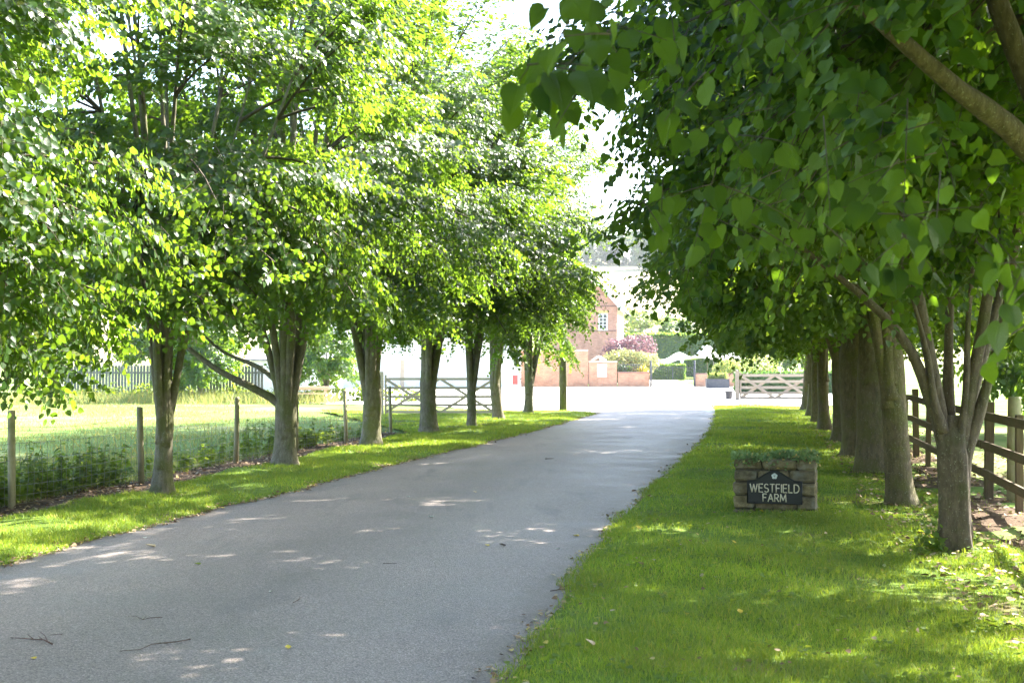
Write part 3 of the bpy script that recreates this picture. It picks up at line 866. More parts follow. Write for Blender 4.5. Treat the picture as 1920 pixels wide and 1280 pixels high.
TR1 = tree_parts(53, height=11.0, zbase=2.3, rx=3.9, ry=3.3, fork=0.95, trunk_r=0.135, n_limb=3, inner=0.42, n_bough=175, n_spray=46, n_leaf=10, leaf_len=0.092, tmpl=LEAF_SIX, leaf='leaf_near', zmid=5.0,
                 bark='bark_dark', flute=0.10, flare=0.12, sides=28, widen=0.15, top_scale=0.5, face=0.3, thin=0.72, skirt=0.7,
                 extra_limbs=[([(-0.045, 0, 0.1), (-0.06, 0, 0.75), (-0.20, -0.03, 1.25), (-0.46, -0.08, 1.85), (-0.95, -0.1, 2.35), (-1.9, 0.0, 3.1)], 0.088), ([(0.05, -0.03, 0.1), (0.065, -0.03, 0.72), (0.20, -0.09, 1.25), (0.40, -0.2, 2.2), (0.6, -0.3, 3.8)], 0.088),
                              ([(0.0, 0.04, 0.1), (0.0, 0.05, 0.8), (-0.03, 0.08, 1.5), (0.0, 0.1, 2.5), (0.05, 0.15, 4.4)], 0.085), ([(0.01, -0.05, 0.2), (0.02, -0.075, 0.85), (0.07, -0.1, 1.4), (0.10, -0.1, 2.2), (0.24, -0.1, 3.4)], 0.058),
                              ([(-0.12, -0.05, 1.05), (-0.22, -0.1, 1.35), (-0.30, -0.14, 1.8), (-0.55, -0.2, 2.6)], 0.05)])
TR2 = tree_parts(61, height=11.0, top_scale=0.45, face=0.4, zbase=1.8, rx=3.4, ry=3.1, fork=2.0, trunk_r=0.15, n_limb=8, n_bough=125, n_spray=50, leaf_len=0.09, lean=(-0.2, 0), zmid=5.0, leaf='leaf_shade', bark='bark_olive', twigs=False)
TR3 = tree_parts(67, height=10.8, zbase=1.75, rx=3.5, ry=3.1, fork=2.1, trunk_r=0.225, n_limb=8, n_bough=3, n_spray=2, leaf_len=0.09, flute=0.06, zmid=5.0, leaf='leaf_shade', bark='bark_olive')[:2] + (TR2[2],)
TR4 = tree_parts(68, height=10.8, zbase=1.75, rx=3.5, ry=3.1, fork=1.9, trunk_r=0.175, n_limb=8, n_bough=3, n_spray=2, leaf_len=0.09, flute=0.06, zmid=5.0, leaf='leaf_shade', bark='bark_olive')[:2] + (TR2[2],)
zr = lambda x, y: float(z_right(np.array(x), np.array(y)))
RP = [(11.66, 4.03), (15.7, 4.8), (20.4, 5.74), (24.0, 6.4), (29.1, 7.45), (34.0, 8.3), (38.5, 9.2), (43.5, 10.2), (49.0, 11.2)]
RK = [TR1, TR2, TR3, TR3, TR4, TR2, TR4, TR4, TR2]
RL = ['lime tree with grooved brown trunk splitting into several stems beside the rail fence',
      'lime tree with a slim leaning trunk just behind the farm sign',
      'lime tree with the broadest trunk, behind the slim leaning one',
      'stout mossy lime trunk half hidden behind the broadest trunk',
      'fifth lime trunk in the sign-side row, dark and mossy',
      'sixth lime trunk in the sign-side row', 'seventh lime trunk in the sign-side row',
      'eighth lime trunk in the sign-side row', 'farthest lime trunk in the sign-side row, next to the wooden gate']
for k, ((d, x), kind, lb) in enumerate(zip(RP, RK, RL)):
    plant_tree(kind, (x, d, zr(x, d)), [0.0, 0.0, 0.6, 2.4, 4.0, 1.1, 2.2, 5.1, 3.3][k], 1.0, wide=[1, 1, 1.12, 1.25, 1.28, 1.25, 1.15, 1, 1][k], label=lb, group=GR)

# the tree beside the camera: its boughs fill the upper corner of the view
def limb_gap(pos):
    # open space in the foliage in front of the two bare boughs
    w = pos + np.array([3.55, 7.2, 0.0])
    qx = 960 + w[:, 0] / w[:, 1] * 2400; qy = 685 - (w[:, 2] - CAM_H) / w[:, 1] * 2400
    hit = np.zeros(len(pos), bool)
    for (x0, y0), (x1, y1), wd in (((1600, 70), (1760, 170), 48), ((1760, 170), (1940, 260), 52), ((1840, -40), (1940, 190), 50)):
        t = np.clip(((qx - x0)*(x1 - x0) + (qy - y0)*(y1 - y0)) / ((x1 - x0)**2 + (y1 - y0)**2), 0, 1)
        hit |= np.hypot(qx - x0 - t*(x1 - x0), qy - y0 - t*(y1 - y0)) < wd
    return hit & (w[:, 1] < 6.9)
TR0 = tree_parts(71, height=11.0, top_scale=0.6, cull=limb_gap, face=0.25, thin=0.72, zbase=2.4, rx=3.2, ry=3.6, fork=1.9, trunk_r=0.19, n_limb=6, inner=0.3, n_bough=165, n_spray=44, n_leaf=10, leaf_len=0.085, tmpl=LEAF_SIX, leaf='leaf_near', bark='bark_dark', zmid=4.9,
                 extra_limbs=[([(-0.03, -0.03, 1.3), (-0.15, -0.12, 1.95), (-0.85, -0.6, 2.75), (-1.5, -1.1, 3.05), (-2.3, -1.7, 3.45)], 0.11), ([(-0.02, -0.02, 1.3), (-0.2, -0.15, 2.1), (-0.8, -0.5, 3.05), (-1.2, -0.7, 3.9), (-1.5, -0.85, 5.2)], 0.11)])
near_tree = plant_tree(TR0, (3.55, 7.2, zr(3.55, 7.2)), 0.0, 1.0, label='lime tree whose big shaded leaves and boughs hang over the sign side', group=GR)
TR9 = tree_parts(73, top_scale=0.4, height=11.6, zbase=4.3, rx=3.3, ry=3.2, fork=2.2, trunk_r=0.22, n_limb=7, n_bough=110, n_spray=36, leaf_len=0.13, twigs=False, leaf='leaf_near', bark='bark_dark', zmid=6.2)  # high crown out of view, added overhead to darken the near leaves
plant_tree(TR9, (2.7, 2.3, 0), 1.0, 1.0, label='unseen lime tree beside the camera, its high boughs added for shade', group=GR)
# the avenue goes on behind the photographer; unseen trees added for their shade
for d, xl, xr in ((7.3, -6.3, None), (2.5, -7.1, None), (-2.6, -8.0, 1.5), (-7.5, -9.0, 0.4)):
    for x, g in ((xl, GL), (xr, GR)):
        if x is not None: plant_tree(TB if x < 0 else TR3, (x, d, 0), d, 1.0, label='avenue lime tree outside the frame, %s side, %s' % ('paddock' if x < 0 else 'sign', {7.3: 'beside the first visible bough', 2.5: 'level with the camera', -2.6: 'just behind the camera', -7.5: 'well behind the camera'}[d]), group='avenue trees behind the photographer')


# single large leaves close to the camera, on their twigs
LEAFMESH = []
for s in range(6):
    v_, t_ = heart(ser=0.06, droop=[0.1, 0.22, 0.35, 0.18, 0.3, 0.05][s], fold=[0.12, 0.2, 0.05, 0.3, 0.15, -0.1][s], seed=s + 3)
    LEAFMESH.append(np_mesh('leaf', v_, t_, [M['leaf_veined']]))
inv = near_tree.matrix_basis.inverted()
rs = random.Random(5)
def hero_spray(p0, p1, d0, d1, n, size, hang=0.75):
    a, b_ = px(*p0, d0), px(*p1, d1)
    ctrl = (a + b_) / 2 + Vector((0, 0, 0.06 * (b_ - a).length))
    pts = []
    for i in range(7):
        t = i / 6
        pts.append(inv @ (a * (1-t)**2 + ctrl * 2*t*(1-t) + b_ * t*t))
    tb = MB(); tb.tube(pts, [0.0026 - 0.0014 * i / 6 for i in range(7)], 5)
    tw = tb.build('twig', M['twig'], near_tree)
    axis = (b_ - a).normalized()
    for k in range(n):
        t = (k + 0.6) / n
        q = a * (1-t)**2 + ctrl * 2*t*(1-t) + b_ * t*t
        side = axis.cross(Vector((0, 0, 1))).normalized() * (1 if k % 2 else -1)
        d = (axis * 0.45 + side * rs.uniform(0.2, 0.8) + Vector((0, 0, -hang * rs.uniform(0.6, 1.4)))).normalized()
        toc = (Vector((0, 0, CAM_H)) - q).normalized()
        nrm = (toc * rs.uniform(-0.6, 0.7) + Vector((0, 0, 0.75)) + Vector((rs.gauss(0, .45), rs.gauss(0, .45), rs.gauss(0, .25)))).normalized()
        x = d.cross(nrm).normalized(); z = x.cross(d)
        s = size * rs.uniform(0.72, 1.2)
        mtx = Matrix((( x.x*s, d.x*s, z.x*s, q.x + d.x*0.03), (x.y*s, d.y*s, z.y*s, q.y + d.y*0.03), (x.z*s, d.z*s, z.z*s, q.z + d.z*0.03), (0, 0, 0, 1)))
        o = bpy.data.objects.new('leaf', rs.choice(LEAFMESH))
        link(o, near_tree)
        o.matrix_basis = inv @ mtx
REG = [(955, 1100, -30, 130, 3.0, 3.3, 6), (1060, 1300, -30, 240, 3.8, 4.6, 8), (1300, 1560, 0, 330, 4.2, 5.2, 9), (1400, 1700, 330, 520, 3.9, 4.8, 8), (1560, 1900, 60, 360, 4.0, 4.8, 8), (1680, 1930, 360, 500, 3.8, 4.4, 7),
       (1815, 1950, 480, 640, 3.3, 3.7, 4), (1190, 1400, 330, 480, 4.8, 5.6, 7)]
for x0, x1, y0, y1, d0, d1, n in REG:
    for k in range(n):
        x, y = rs.uniform(x0, x1), rs.uniform(y0, y1)
        if 1560 < x < 1950 and 40 < y < 280: continue
        d = rs.uniform(d0, d1)
        a = rs.choice((rs.gauss(2.75, 0.45), rs.gauss(2.3, 0.5), rs.gauss(0.6, 0.5)))   # mostly down and outward
        L = rs.uniform(90, 190)
        hero_spray((x - math.cos(a)*L*0.5, y - math.sin(a)*L*0.5), (x + math.cos(a)*L*0.5, y + math.sin(a)*L*0.5), d + rs.uniform(-.12, .2), d + rs.uniform(-.2, .1), rs.randint(3, 5), rs.uniform(0.068, 0.092), 0.7)

# ------------------------------------------------------------------ paddock wire fence
def wire_fence():
    root = empty('wire_fence', (FENCE_L[3][1], FENCE_L[3][0], 0), 0, 'sheep wire fence on round timber posts beside the paddock', 'fence')
    P = [(x, d) for d, x in FENCE_L[1:]]
    base = Vector(root.location)
    rp = random.Random(3)
    hs = []
    for i, (x, d) in enumerate(P):
        h = 1.13 + rp.uniform(-0.04, 0.04)
        tb = MB(); r = 0.045 if i < 4 else 0.042
        tb.tube([(0, 0, -0.3), (0, 0, h*0.4), (rp.uniform(-.01, .01), 0, h - 0.01), (0, 0, h)], [r, r, r*0.97, r*0.9], 12)
        o = tb.build('post', M['post'], root)
        o.location = Vector((x, d, 0)) - base
        o.rotation_euler = (rp.uniform(-.03, .03), rp.uniform(-.03, .03), rp.uniform(0, 6))
    net = MB()
    line = [Vector((x, d, 0)) for x, d in P]
    zs = [0.06, 0.16, 0.28, 0.42, 0.58, 0.78, 0.80]
    for i in range(len(line) - 1):
        a, b_ = line[i], line[i+1]
        L = (b_ - a).length
        nseg = 6
        for z in zs[:-1]:
            pts = [a.lerp(b_, j/nseg) + Vector((0, 0, z - 0.03*math.sin(math.pi*j/nseg))) - base for j in range(nseg+1)]
            net.tube(pts, 0.0026, 3, cap=False)
        top = [a.lerp(b_, j/nseg) + Vector((0, 0, 0.97 - 0.05*math.sin(math.pi*j/nseg))) - base for j in range(nseg+1)]
        net.tube(top, 0.003, 3, cap=False)
        nv = int(L / 0.15)
        for j in range(1, nv):
            t = j / nv; sg = 0.03 * math.sin(math.pi * t)
            q = a.lerp(b_, t) - base
            net.tube([q + Vector((0, 0, 0.06 - sg)), q + Vector((rp.uniform(-.02, .02), 0.02, 0.4 - sg)), q + Vector((0, 0, 0.78 - sg))], 0.0024, 3, cap=False)
    o = net.build('wire_netting', M['wire'], root)
    o['kind'] = 'stuff'
wire_fence()

# ------------------------------------------------------------------ post and rail fence on the sign side
def rail_fence():
    d = 5.6; P = []
    while d < 46:
        P.append((float(fence_r(d)), d)); d += 1.80
    root = empty('rail_fence', (P[3][0], P[3][1], 0), 0, 'dark timber post and rail fence behind the sign-side trees', 'fence')
    base = Vector(root.location)
    rp = random.Random(8)
    pm = bevel_box_mesh('post', 0.11, 0.10, 1.65, 0.008, M['post_dark'])
    sm = bevel_box_mesh('stub_post', 0.085, 0.075, 1.55, 0.008, M['post_dark'])
    for i, (x, d) in enumerate(P):
        z = zr(x, d)
        o = add('post', pm if i % 2 == 0 else sm, root, Vector((x, d, z + (0.42 if i % 2 == 0 else 0.36))) - base, (rp.uniform(-.02, .02), rp.uniform(-.02, .02), math.atan2(-(P[min(i+1, len(P)-1)][0]-P[max(i-1, 0)][0]), 3.6)))
    for i in range(0, len(P) - 2, 2):
        for h in (0.34, 0.70, 1.08):
            a, b_ = Vector((*P[i], zr(*P[i]) + h)), Vector((*P[i+2], zr(*P[i+2]) + h))
            off = Vector((-0.085, 0, 0))
            L = (b_ - a).length
            me = bevel_box_mesh('rail', 0.045, L * 0.995, 0.105, 0.006, M['rail_dark'], i, 0.003)
            o = add('rail', me, root, (a + b_) / 2 - base + off)
            dv = b_ - a
            o.rotation_euler = (math.asin(dv.z / L) + rp.uniform(-.006, .006), 0, -math.atan2(dv.x, dv.y))
rail_fence()
# heavier round post standing beyond the rails
tb = MB(); tb.tube([(0, 0, -0.3), (0, 0, 0.7), (0.01, 0, 1.3), (0.01, 0, 1.33)], [0.085, 0.083, 0.08, 0.07], 14)
o = tb.build('straining_post', M['post']); o.location = (6.35, 16.2, zr(6.35, 16.2))
tag(o, 'thick pale round post just behind the dark rail fence', 'post')

# ------------------------------------------------------------------ wooden pole at the mouth of the lane
tb = MB(); tb.tube([(0, 0, -0.4), (0, 0, 2), (0.02, 0, 4.5), (0.04, 0, 7.2)], [0.145, 0.135, 0.125, 0.115], 14)
o = tb.build('wooden_pole', M['bark']); o.location = (1.85, 46.4, 0.02)
tag(o, 'straight bare wooden pole at the end of the paddock verge', 'pole')

# ------------------------------------------------------------------ farm sign on its stone pier
def farm_sign():
    root = empty('farm_sign', (3.02, 14.65, 0.0), rad(-15), 'mossy stone pier with black WESTFIELD FARM plaque and creeper on top', 'sign')
    W, D, H = 0.93, 0.42, 0.66
    rp = random.Random(12)
    zb = -0.20
    core = MB(); core.box(-W/2+0.025, W/2-0.025, -D/2+0.025, D/2-0.025, zb-0.1, H-0.03)
    core.build('mortar_core', M['mortar'], root)
    courses = [(-0.20, 0.115), (-0.08, 0.15), (0.075, 0.155), (0.235, 0.145), (0.385, 0.13), (0.52, 0.125)]
    lay = [[.5, .5], [.28, .46, .26], [.26, .5, .24], [.38, .34, .28], [.30, .38, .32], [.34, .42, .24]]
    for (z0, h), row in zip(courses, lay):
        x = -W/2
        for k, wf in enumerate(row):
            w = wf * W
            dx = rp.uniform(-0.008, 0.008)
            me = bevel_box_mesh('stone', w - 0.012, D * 0.5 + rp.uniform(0, 0.02), h - 0.010, 0.022, M['stone'], rp.randint(0, 999), 0.011)
            add('stone', me, root, (x + w/2 + dx*0.3, -D/2 + 0.085 + rp.uniform(-0.012, 0.01), z0 + h/2), (0, rp.uniform(-.012, .012), 0))
            x += w
        x = -W/2
        for k, wf in enumerate((.5, .5)):
            w = wf * W
            me = bevel_box_mesh('stone', w - 0.012, D * 0.46, h - 0.010, 0.016, M['stone'], rp.randint(0, 999), 0.006)
            add('stone', me, root, (x + w/2, D/2 - 0.075 + rp.uniform(-0.01, 0.01), z0 + h/2))
            x += w
    # plaque outline: rectangle with shoulders rising to a round top
    pw, pz0, pz1, ptop = 0.61, 0.145, 0.40, 0.52
    def outline(k):
        pts = [(-pw/2 + k, pz0 + k), (pw/2 - k, pz0 + k), (pw/2 - k, pz1 - k)]
        n = 22
        for i in range(n + 1):
            t = i / n
            x = (pw/2 - 0.03) * (1 - 2*t)
            bell = 0.5 * (1 + math.cos(math.pi * min(1, abs(x) / 0.25)))
            pts.append((x * (1 - k / (pw/2)), pz1 - k + 0.006 + (ptop - pz1 - 0.006) * bell ** 0.85))
        pts.append((-pw/2 + k, pz1 - k))
        return pts
    yf = -D/2 - 0.052
    def slab(k, y0, y1, mat, name, parent):
        o_ = outline(k); n = len(o_)
        mb = MB()
        mb.add([(x, y0, z) for x, z in o_] + [(x, y1, z) for x, z in o_],
               [tuple(range(n)), tuple(range(2*n-1, n-1, -1))] + [(i, i+n, (i+1) % n + n, (i+1) % n) for i in range(n)])
        return mb.build(name, mat, parent)
    plq = slab(0.0, yf, yf + 0.020, M['black_paint'], 'plaque', root)
    rim_o = outline(0.006)
    rb = MB(); pts = [Vector((x, yf - 0.002, z)) for x, z in rim_o] + [Vector((rim_o[0][0], yf - 0.002, rim_o[0][1]))]
    rb.tube(pts, 0.0085, 6)
    rb.build('rim', M['black_paint'], plq)
    arc = lambda cx, cz_, rx_, rz2, a0, a1, n=9: [(cx + rx_*math.cos(rad(a0 + (a1-a0)*i/n)), cz_ + rz2*math.sin(rad(a0 + (a1-a0)*i/n))) for i in range(n+1)]
    GLY = {'W': (1.15, [[(0, 1), (0.29, 0), (0.575, 0.95), (0.86, 0), (1.15, 1)]]), 'E': (0.62, [[(0.62, 1), (0, 1), (0, 0), (0.62, 0)], [(0, 0.52), (0.52, 0.52)]]),
           'S': (0.62, [arc(0.31, 0.74, 0.30, 0.26, 35, 270, 10)[:-1] + arc(0.31, 0.25, 0.31, 0.25, 90, -150, 10)]), 'T': (0.7, [[(0, 1), (0.7, 1)], [(0.35, 1), (0.35, 0)]]),
           'F': (0.58, [[(0.58, 1), (0, 1), (0, 0)], [(0, 0.52), (0.5, 0.52)]]), 'I': (0.0, [[(0, 1), (0, 0)]]), 'L': (0.58, [[(0, 1), (0, 0), (0.58, 0)]]),
           'D': (0.78, [[(0.0, 1), (0.3, 1)] + arc(0.3, 0.5, 0.48, 0.5, 88, -88, 12) + [(0.3, 0), (0, 0), (0, 1)]]), 'A': (0.82, [[(0, 0), (0.41, 1), (0.82, 0)], [(0.16, 0.36), (0.66, 0.36)]]),
           'R': (0.64, [[(0, 0), (0, 1), (0.3, 1)] + arc(0.3, 0.74, 0.3, 0.26, 85, -85, 8) + [(0.3, 0.48), (0, 0.48)], [(0.28, 0.48), (0.64, 0)]]),
           'M': (0.95, [[(0, 0), (0.08, 1), (0.475, 0.18), (0.87, 1), (0.95, 0)]])}
    def text(body, hgt, x, z, width):
        gap = 0.27
        tot = sum(GLY[ch][0] for ch in body) + gap * (len(body) - 1)
        kx = width / tot; cur = x - width / 2
        for ch in body:
            w_, strokes = GLY[ch]
            lb = MB()
            for si, st in enumerate(strokes):
                pts = [Vector((cur + a_*kx, yf - 0.003 - 0.0006*si, z + b_*hgt)) for a_, b_ in st]
                for p_, q_ in zip(pts[:-1], pts[1:]):
                    dv = (q_ - p_).normalized() * 0.0025
                    lb.tube([p_ - dv, q_ + dv], 0.0064, 8)
            lb.build('letter', M['letter'], plq)
            cur += (w_ + gap) * kx
    text('WESTFIELD', 0.090, 0.0, 0.276, 0.54)
    text('FARM', 0.084, 0.0, 0.172, 0.255)
    rz_ = MB()
    cz = 0.458
    for k in range(5):
        a = math.pi/2 + k * 2*math.pi/5
        ctr = (math.cos(a)*0.018, cz + math.sin(a)*0.018)
        ring = [(ctr[0] + 0.0165*math.cos(t), yf - 0.006, ctr[1] + 0.0165*math.sin(t)) for t in np.linspace(0, 2*math.pi, 12, endpoint=False)]
        back = [(x, yf - 0.0005, z) for x, y_, z in ring]
        rz_.add(ring + back, [tuple(range(12))] + [(i, i+12, (i+1) % 12 + 12, (i+1) % 12) for i in range(12)])
    rz_.build('rose_emblem', M['rose'], plq)
    cb = MB()
    for k in range(5):
        a = -math.pi/2 + k * 2*math.pi/5
        p = Vector((math.cos(a)*0.014, yf - 0.0068, cz + math.sin(a)*0.014)); q = Vector((0, yf - 0.0068, cz))
        cb.beam(q, p, 0.003, 0.002)
    cb.build('rose_heart', M['black_paint'], plq)
    # creeper over the top
    rng = np.random.default_rng(4)
    n = 2600
    p = np.stack([rng.uniform(-W/2-0.03, W/2+0.03, n), rng.uniform(-D/2-0.05, D/2+0.03, n), H - 0.025 + rng.uniform(0, 0.07, n)], 1)
    hang = p[:, 1] < -D/2 + 0.03
    p[hang, 2] -= rng.uniform(0.0, 0.13, hang.sum()) * (0.4 + 0.6 * (np.sin(p[hang, 0] * 9 + 1) > 0))
    p[:, 2] += 0.022 * np.sin(p[:, 0] * 7) + 0.016 * np.sin(p[:, 0] * 17 + p[:, 1] * 9)
    p = p[rng.uniform(0, 1, n) < 0.62 + 0.38 * np.sin(p[:, 0] * 11 + p[:, 1] * 13 + 1)]; n = len(p)
    dd = unit(rng.normal(0, 1, (n, 3)) + np.array([0, -0.3, 0.3]))
    V, T = place_leaves(p, dd, unit(rng.normal(0, 0.5, (n, 3)) + np.array([0, -0.5, 0.8])), rng.uniform(0.02, 0.042, n), LEAF_LOW)
    o = add('creeper', np_mesh('creeper', V, T, [M['sedum']]), root); o['kind'] = 'stuff'
farm_sign()

# ------------------------------------------------------------------ five-bar gates with crossed braces
def field_gate(name, loc, rz, L, H, mat, bars, label, posts=True, braces='XX', base=0.12, bw=0.085):
    root = empty(name, loc, rz, label, 'gate')
    def piece(nm, a, b_, w, h):
        mb = MB(); mb.beam(a, b_, w, h); return mb.build(nm, mat, root)
    for k in range(bars):
        z = base + (H - base) * (k / (bars - 1)) ** 1.12
        piece('bar', (0.05, 0, z), (L - 0.05, 0, z), 0.035, bw)
    piece('stile', (0.03, 0, base - 0.06), (0.03, 0, H + 0.14), 0.07, 0.075)
    piece('stile', (L - 0.03, 0, base - 0.06), (L - 0.03, 0, H + 0.06), 0.07, 0.075)
    n = len(braces)
    for k in range(n):
        x0, x1 = L * k / n + 0.05, L * (k + 1) / n - 0.05
        piece('brace', (x0, -0.05, H - 0.02), (x1, -0.05, base), 0.03, bw)
        piece('brace', (x0, 0.05, base), (x1, 0.05, H - 0.02), 0.03, bw)
    if posts:
        for x in (-0.13, L + 0.13):
            mb = MB(); mb.box(-0.085, 0.085, -0.085, 0.085, -0.3, H + 0.25)
            o = mb.build('gate_post', mat, root); o.location = (x, 0, 0)
    return root
field_gate('field_gate', (-4.33, 43.6, 0.0), rad(2), 3.75, 1.24, M['gate_wood'], 5, 'weathered crossed-brace field gate behind the paddock-side trunks')
field_gate('yard_gate', (11.15, 62.6, 0.0), rad(-3), 3.4, 1.22, M['gate_pale'], 5, 'pale timber gate with crossed braces next to the black bucket', bw=0.13)

# ------------------------------------------------------------------ farm buildings across the yard
def garden_wall():
    root = empty('garden_wall', (6.0, 102.4, 0), 0, 'stepped red brick garden wall with pale coping and white panel', 'wall')
    D0, D1 = 0.0, 0.34
    def seg(x0, x1, h, cop):
        mb = MB(); mb.box(x0 - 6, x1 - 6, D0, D1, -0.2, h - 0.09); mb.build('wall_section', M['brick'], root)
        mb = MB(); mb.box(x0 - 6 - 0.03, x1 - 6 + 0.03, D0 - 0.05, D1 + 0.05, h - 0.088, h); mb.build('coping', cop, root)
    seg(-2.0, 6.08, 2.95, M['coping'])
    seg(6.16, 8.40, 2.06, M['coping'])
    seg(8.48, 11.0, 1.20, M['band'])
    mb = MB(); mb.box(0.82, 1.58, -0.03, -0.003, 0.80, 1.80); mb.build('white_panel', M['white'], root)
    # curved ramp of coping at the step
    mb = MB()
    pts = [Vector((0.35 + 1.2*t, 0.17, 2.08 + 0.30*math.sin(math.pi*t)**2 + 0.02)) for t in np.linspace(0, 1, 9)]
    mb.tube(pts, 0.10, 8); mb.build('coping_curve', M['coping'], root)
    # iron railings on the low length
    for k in range(13):
        mb = MB(); mb.tube([(2.55 + k*0.16, 0.17, 1.19), (2.55 + k*0.16, 0.17, 1.85)], 0.014, 5)
        mb.build('railing_bar', M['metal_dark'], root)
    mb = MB(); mb.beam((2.45, 0.17, 1.76), (4.6, 0.17, 1.76), 0.03, 0.035); mb.build('railing_rail', M['metal_dark'], root)
garden_wall()
root = empty('roadside_wall', (18.5, 102.4, 0), 0, 'low red brick wall behind the charcoal planter box', 'wall')
mb = MB(); mb.box(-3.8, -0.1, 0, 0.34, -0.2, 0.99); mb.build('wall_section', M['brick'], root)
mb = MB(); mb.box(-3.83, -0.07, -0.04, 0.38, 0.992, 1.08); mb.build('coping', M['band'], root)

def iron_gate():
    root = empty('garden_gate', (11.1, 102.3, 0), 0, 'thin dark metal double gate between the brick walls', 'gate')
    for x, h in ((0.0, 1.95), (3.5, 1.95)):
        mb = MB(); mb.tube([(0, 0, -0.2), (0, 0, h), (0, 0, h + 0.02), (0, 0, h + 0.1), (0, 0, h + 0.16)], [0.075, 0.075, 0.05, 0.09, 0.02], 10)
        o = mb.build('gate_post', M['metal_dark'], root); o.location = (x, 0, 0)
    for x0, x1 in ((0.10, 1.73), (1.77, 3.40)):
        for z in (0.12, 1.55):
            mb = MB(); mb.beam((x0, 0, z), (x1, 0, z), 0.03, 0.035); mb.build('gate_rail', M['metal_dark'], root)
        for x in (x0, x1):
            mb = MB(); mb.beam((x, 0, 0.1), (x, 0, 1.57), 0.03, 0.03); mb.build('gate_stile', M['metal_dark'], root)
        n = 10
        for k in range(1, n):
            x = x0 + (x1 - x0) * k / n
            mb = MB(); mb.tube([(x, 0, 0.12), (x, 0, 1.55)], 0.005, 4); mb.build('gate_bar', M['metal_dark'], root)
iron_gate()

def house():
    root = empty('brick_house', (9.2, 112.0, float(hill(9, 112))), rad(-8.5), 'two storey red brick house with white framed gable window', 'house')
    W, L, E = 6.4, 9.0, 6.95
    ridge = E + W/2 * 1.12
    # gable wall with openings: wall built round the window
    wx0, wx1, wz0, wz1 = -1.62, -0.86, 4.72, 6.15
    mb = MB()
    mb.box(-W, wx0, 0, 0.3, -0.5, E); mb.box(wx1, 0, 0, 0.3, -0.5, E)
    mb.box(wx0, wx1, 0, 0.3, -0.5, wz0); mb.box(wx0, wx1, 0, 0.3, wz1, E)
    mb.add([(-W, 0, E), (0, 0, E), (-W/2, 0, ridge), (-W, 0.3, E), (0, 0.3, E), (-W/2, 0.3, ridge)], [(0, 1, 2), (5, 4, 3), (1, 4, 5, 2), (0, 2, 5, 3)])
    mb.build('gable_wall', M['brick_house'], root)
    mb = MB(); mb.box(-0.28, 0.002, 0.302, L, -0.5, E - 0.02); mb.build('side_wall', M['render'], root)
    mb = MB(); mb.box(-W - 0.002, -W + 0.28, 0.302, L, -0.5, E - 0.02); mb.build('side_wall', M['brick_house'], root)
    mb = MB(); mb.box(-W, 0, L + 0.002, L + 0.3, -0.5, E - 0.3); mb.build('rear_wall', M['brick_house'], root)
    for z in (4.56, 6.72):
        mb = MB(); mb.box(-W + 0.01, -0.01, -0.04, -0.003, z, z + 0.13); mb.build('brick_band', M['band'], root)
    # roof slopes
    for s in (1, -1):
        ov = 0.62
        ex = (0 + ov) if s > 0 else (-W - ov)
        ez = E - ov * 1.12
        rx_ = -W/2
        t = 0.16
        y0, y1 = -0.42, L + 0.3
        mb = MB()
        mb.add([(ex, y0, ez), (ex, y1, ez), (rx_, y1, ridge), (rx_, y0, ridge), (ex, y0, ez + t), (ex, y1, ez + t), (rx_, y1, ridge + t), (rx_, y0, ridge + t)],
               [(0, 3, 2, 1), (4, 5, 6, 7), (0, 1, 5, 4), (1, 2, 6, 5), (2, 3, 7, 6), (3, 0, 4, 7)] if s > 0 else [(0, 1, 2, 3), (7, 6, 5, 4), (4, 5, 1, 0), (5, 6, 2, 1), (6, 7, 3, 2), (7, 4, 0, 3)])
        mb.build('roof_slope', M['rooftile'], root)
        mb = MB(); mb.beam((rx_, y0 - 0.03, ridge + 0.02), (ex, y0 - 0.03, ez + 0.02), 0.05, 0.26, up=(0, 0, 1)); mb.build('bargeboard', M['white'], root)
        mb = MB(); mb.tube([(ex + 0.05*s, y0, ez - 0.02), (ex + 0.05*s, y1, ez - 0.02)], 0.06, 8); mb.build('gutter', M['metal_dark'], root)
    def window(x0, x1, z0, z1):
        w = MB()
        w.box(x0 - 0.03, x0 + 0.09, -0.03, 0.1, z0, z1); w.box(x1 - 0.09, x1 + 0.03, -0.03, 0.1, z0, z1)
        w.box(x0 + 0.092, x1 - 0.092, -0.03, 0.1, z0, z0 + 0.11); w.box(x0 + 0.092, x1 - 0.092, -0.03, 0.1, z1 - 0.11, z1)
        fr = w.build('window_frame', M['white'], root)
        xm = (x0 + x1) / 2
        b1 = MB(); b1.box(xm - 0.03, xm + 0.03, 0.0, 0.06, z0 + 0.11, z1 - 0.11); b1.build('glazing_bar', M['white'], fr)
        for k in range(1, 4):
            z = z0 + 0.11 + (z1 - z0 - 0.22) * k / 4
            for xa, xb in ((x0 + 0.09, xm - 0.032), (xm + 0.032, x1 - 0.09)):
                b2 = MB(); b2.box(xa, xb, 0.002, 0.055, z - 0.025, z + 0.025); b2.build('glazing_bar', M['white'], fr)
        g = MB(); g.box(x0 + 0.08, x1 - 0.08, 0.07, 0.08, z0 + 0.1, z1 - 0.1); g.build('pane', M['glass'], fr)
        s = MB(); s.box(x0 - 0.06, x1 + 0.06, -0.09, -0.032, z0 - 0.08, z0 - 0.002); s.build('sill', M['white'], fr)
    window(wx0, wx1, wz0, wz1)
    mb = MB(); mb.box(wx0 - 0.05, wx1 + 0.05, -0.02, -0.003, wz1 + 0.01, wz1 + 0.26); mb.build('lintel', M['buff'], root)
    mb = MB(); mb.box(-1.55, -0.8, -0.06, -0.004, 0.0, 2.35); mb.build('door', M['white'], root)
house()

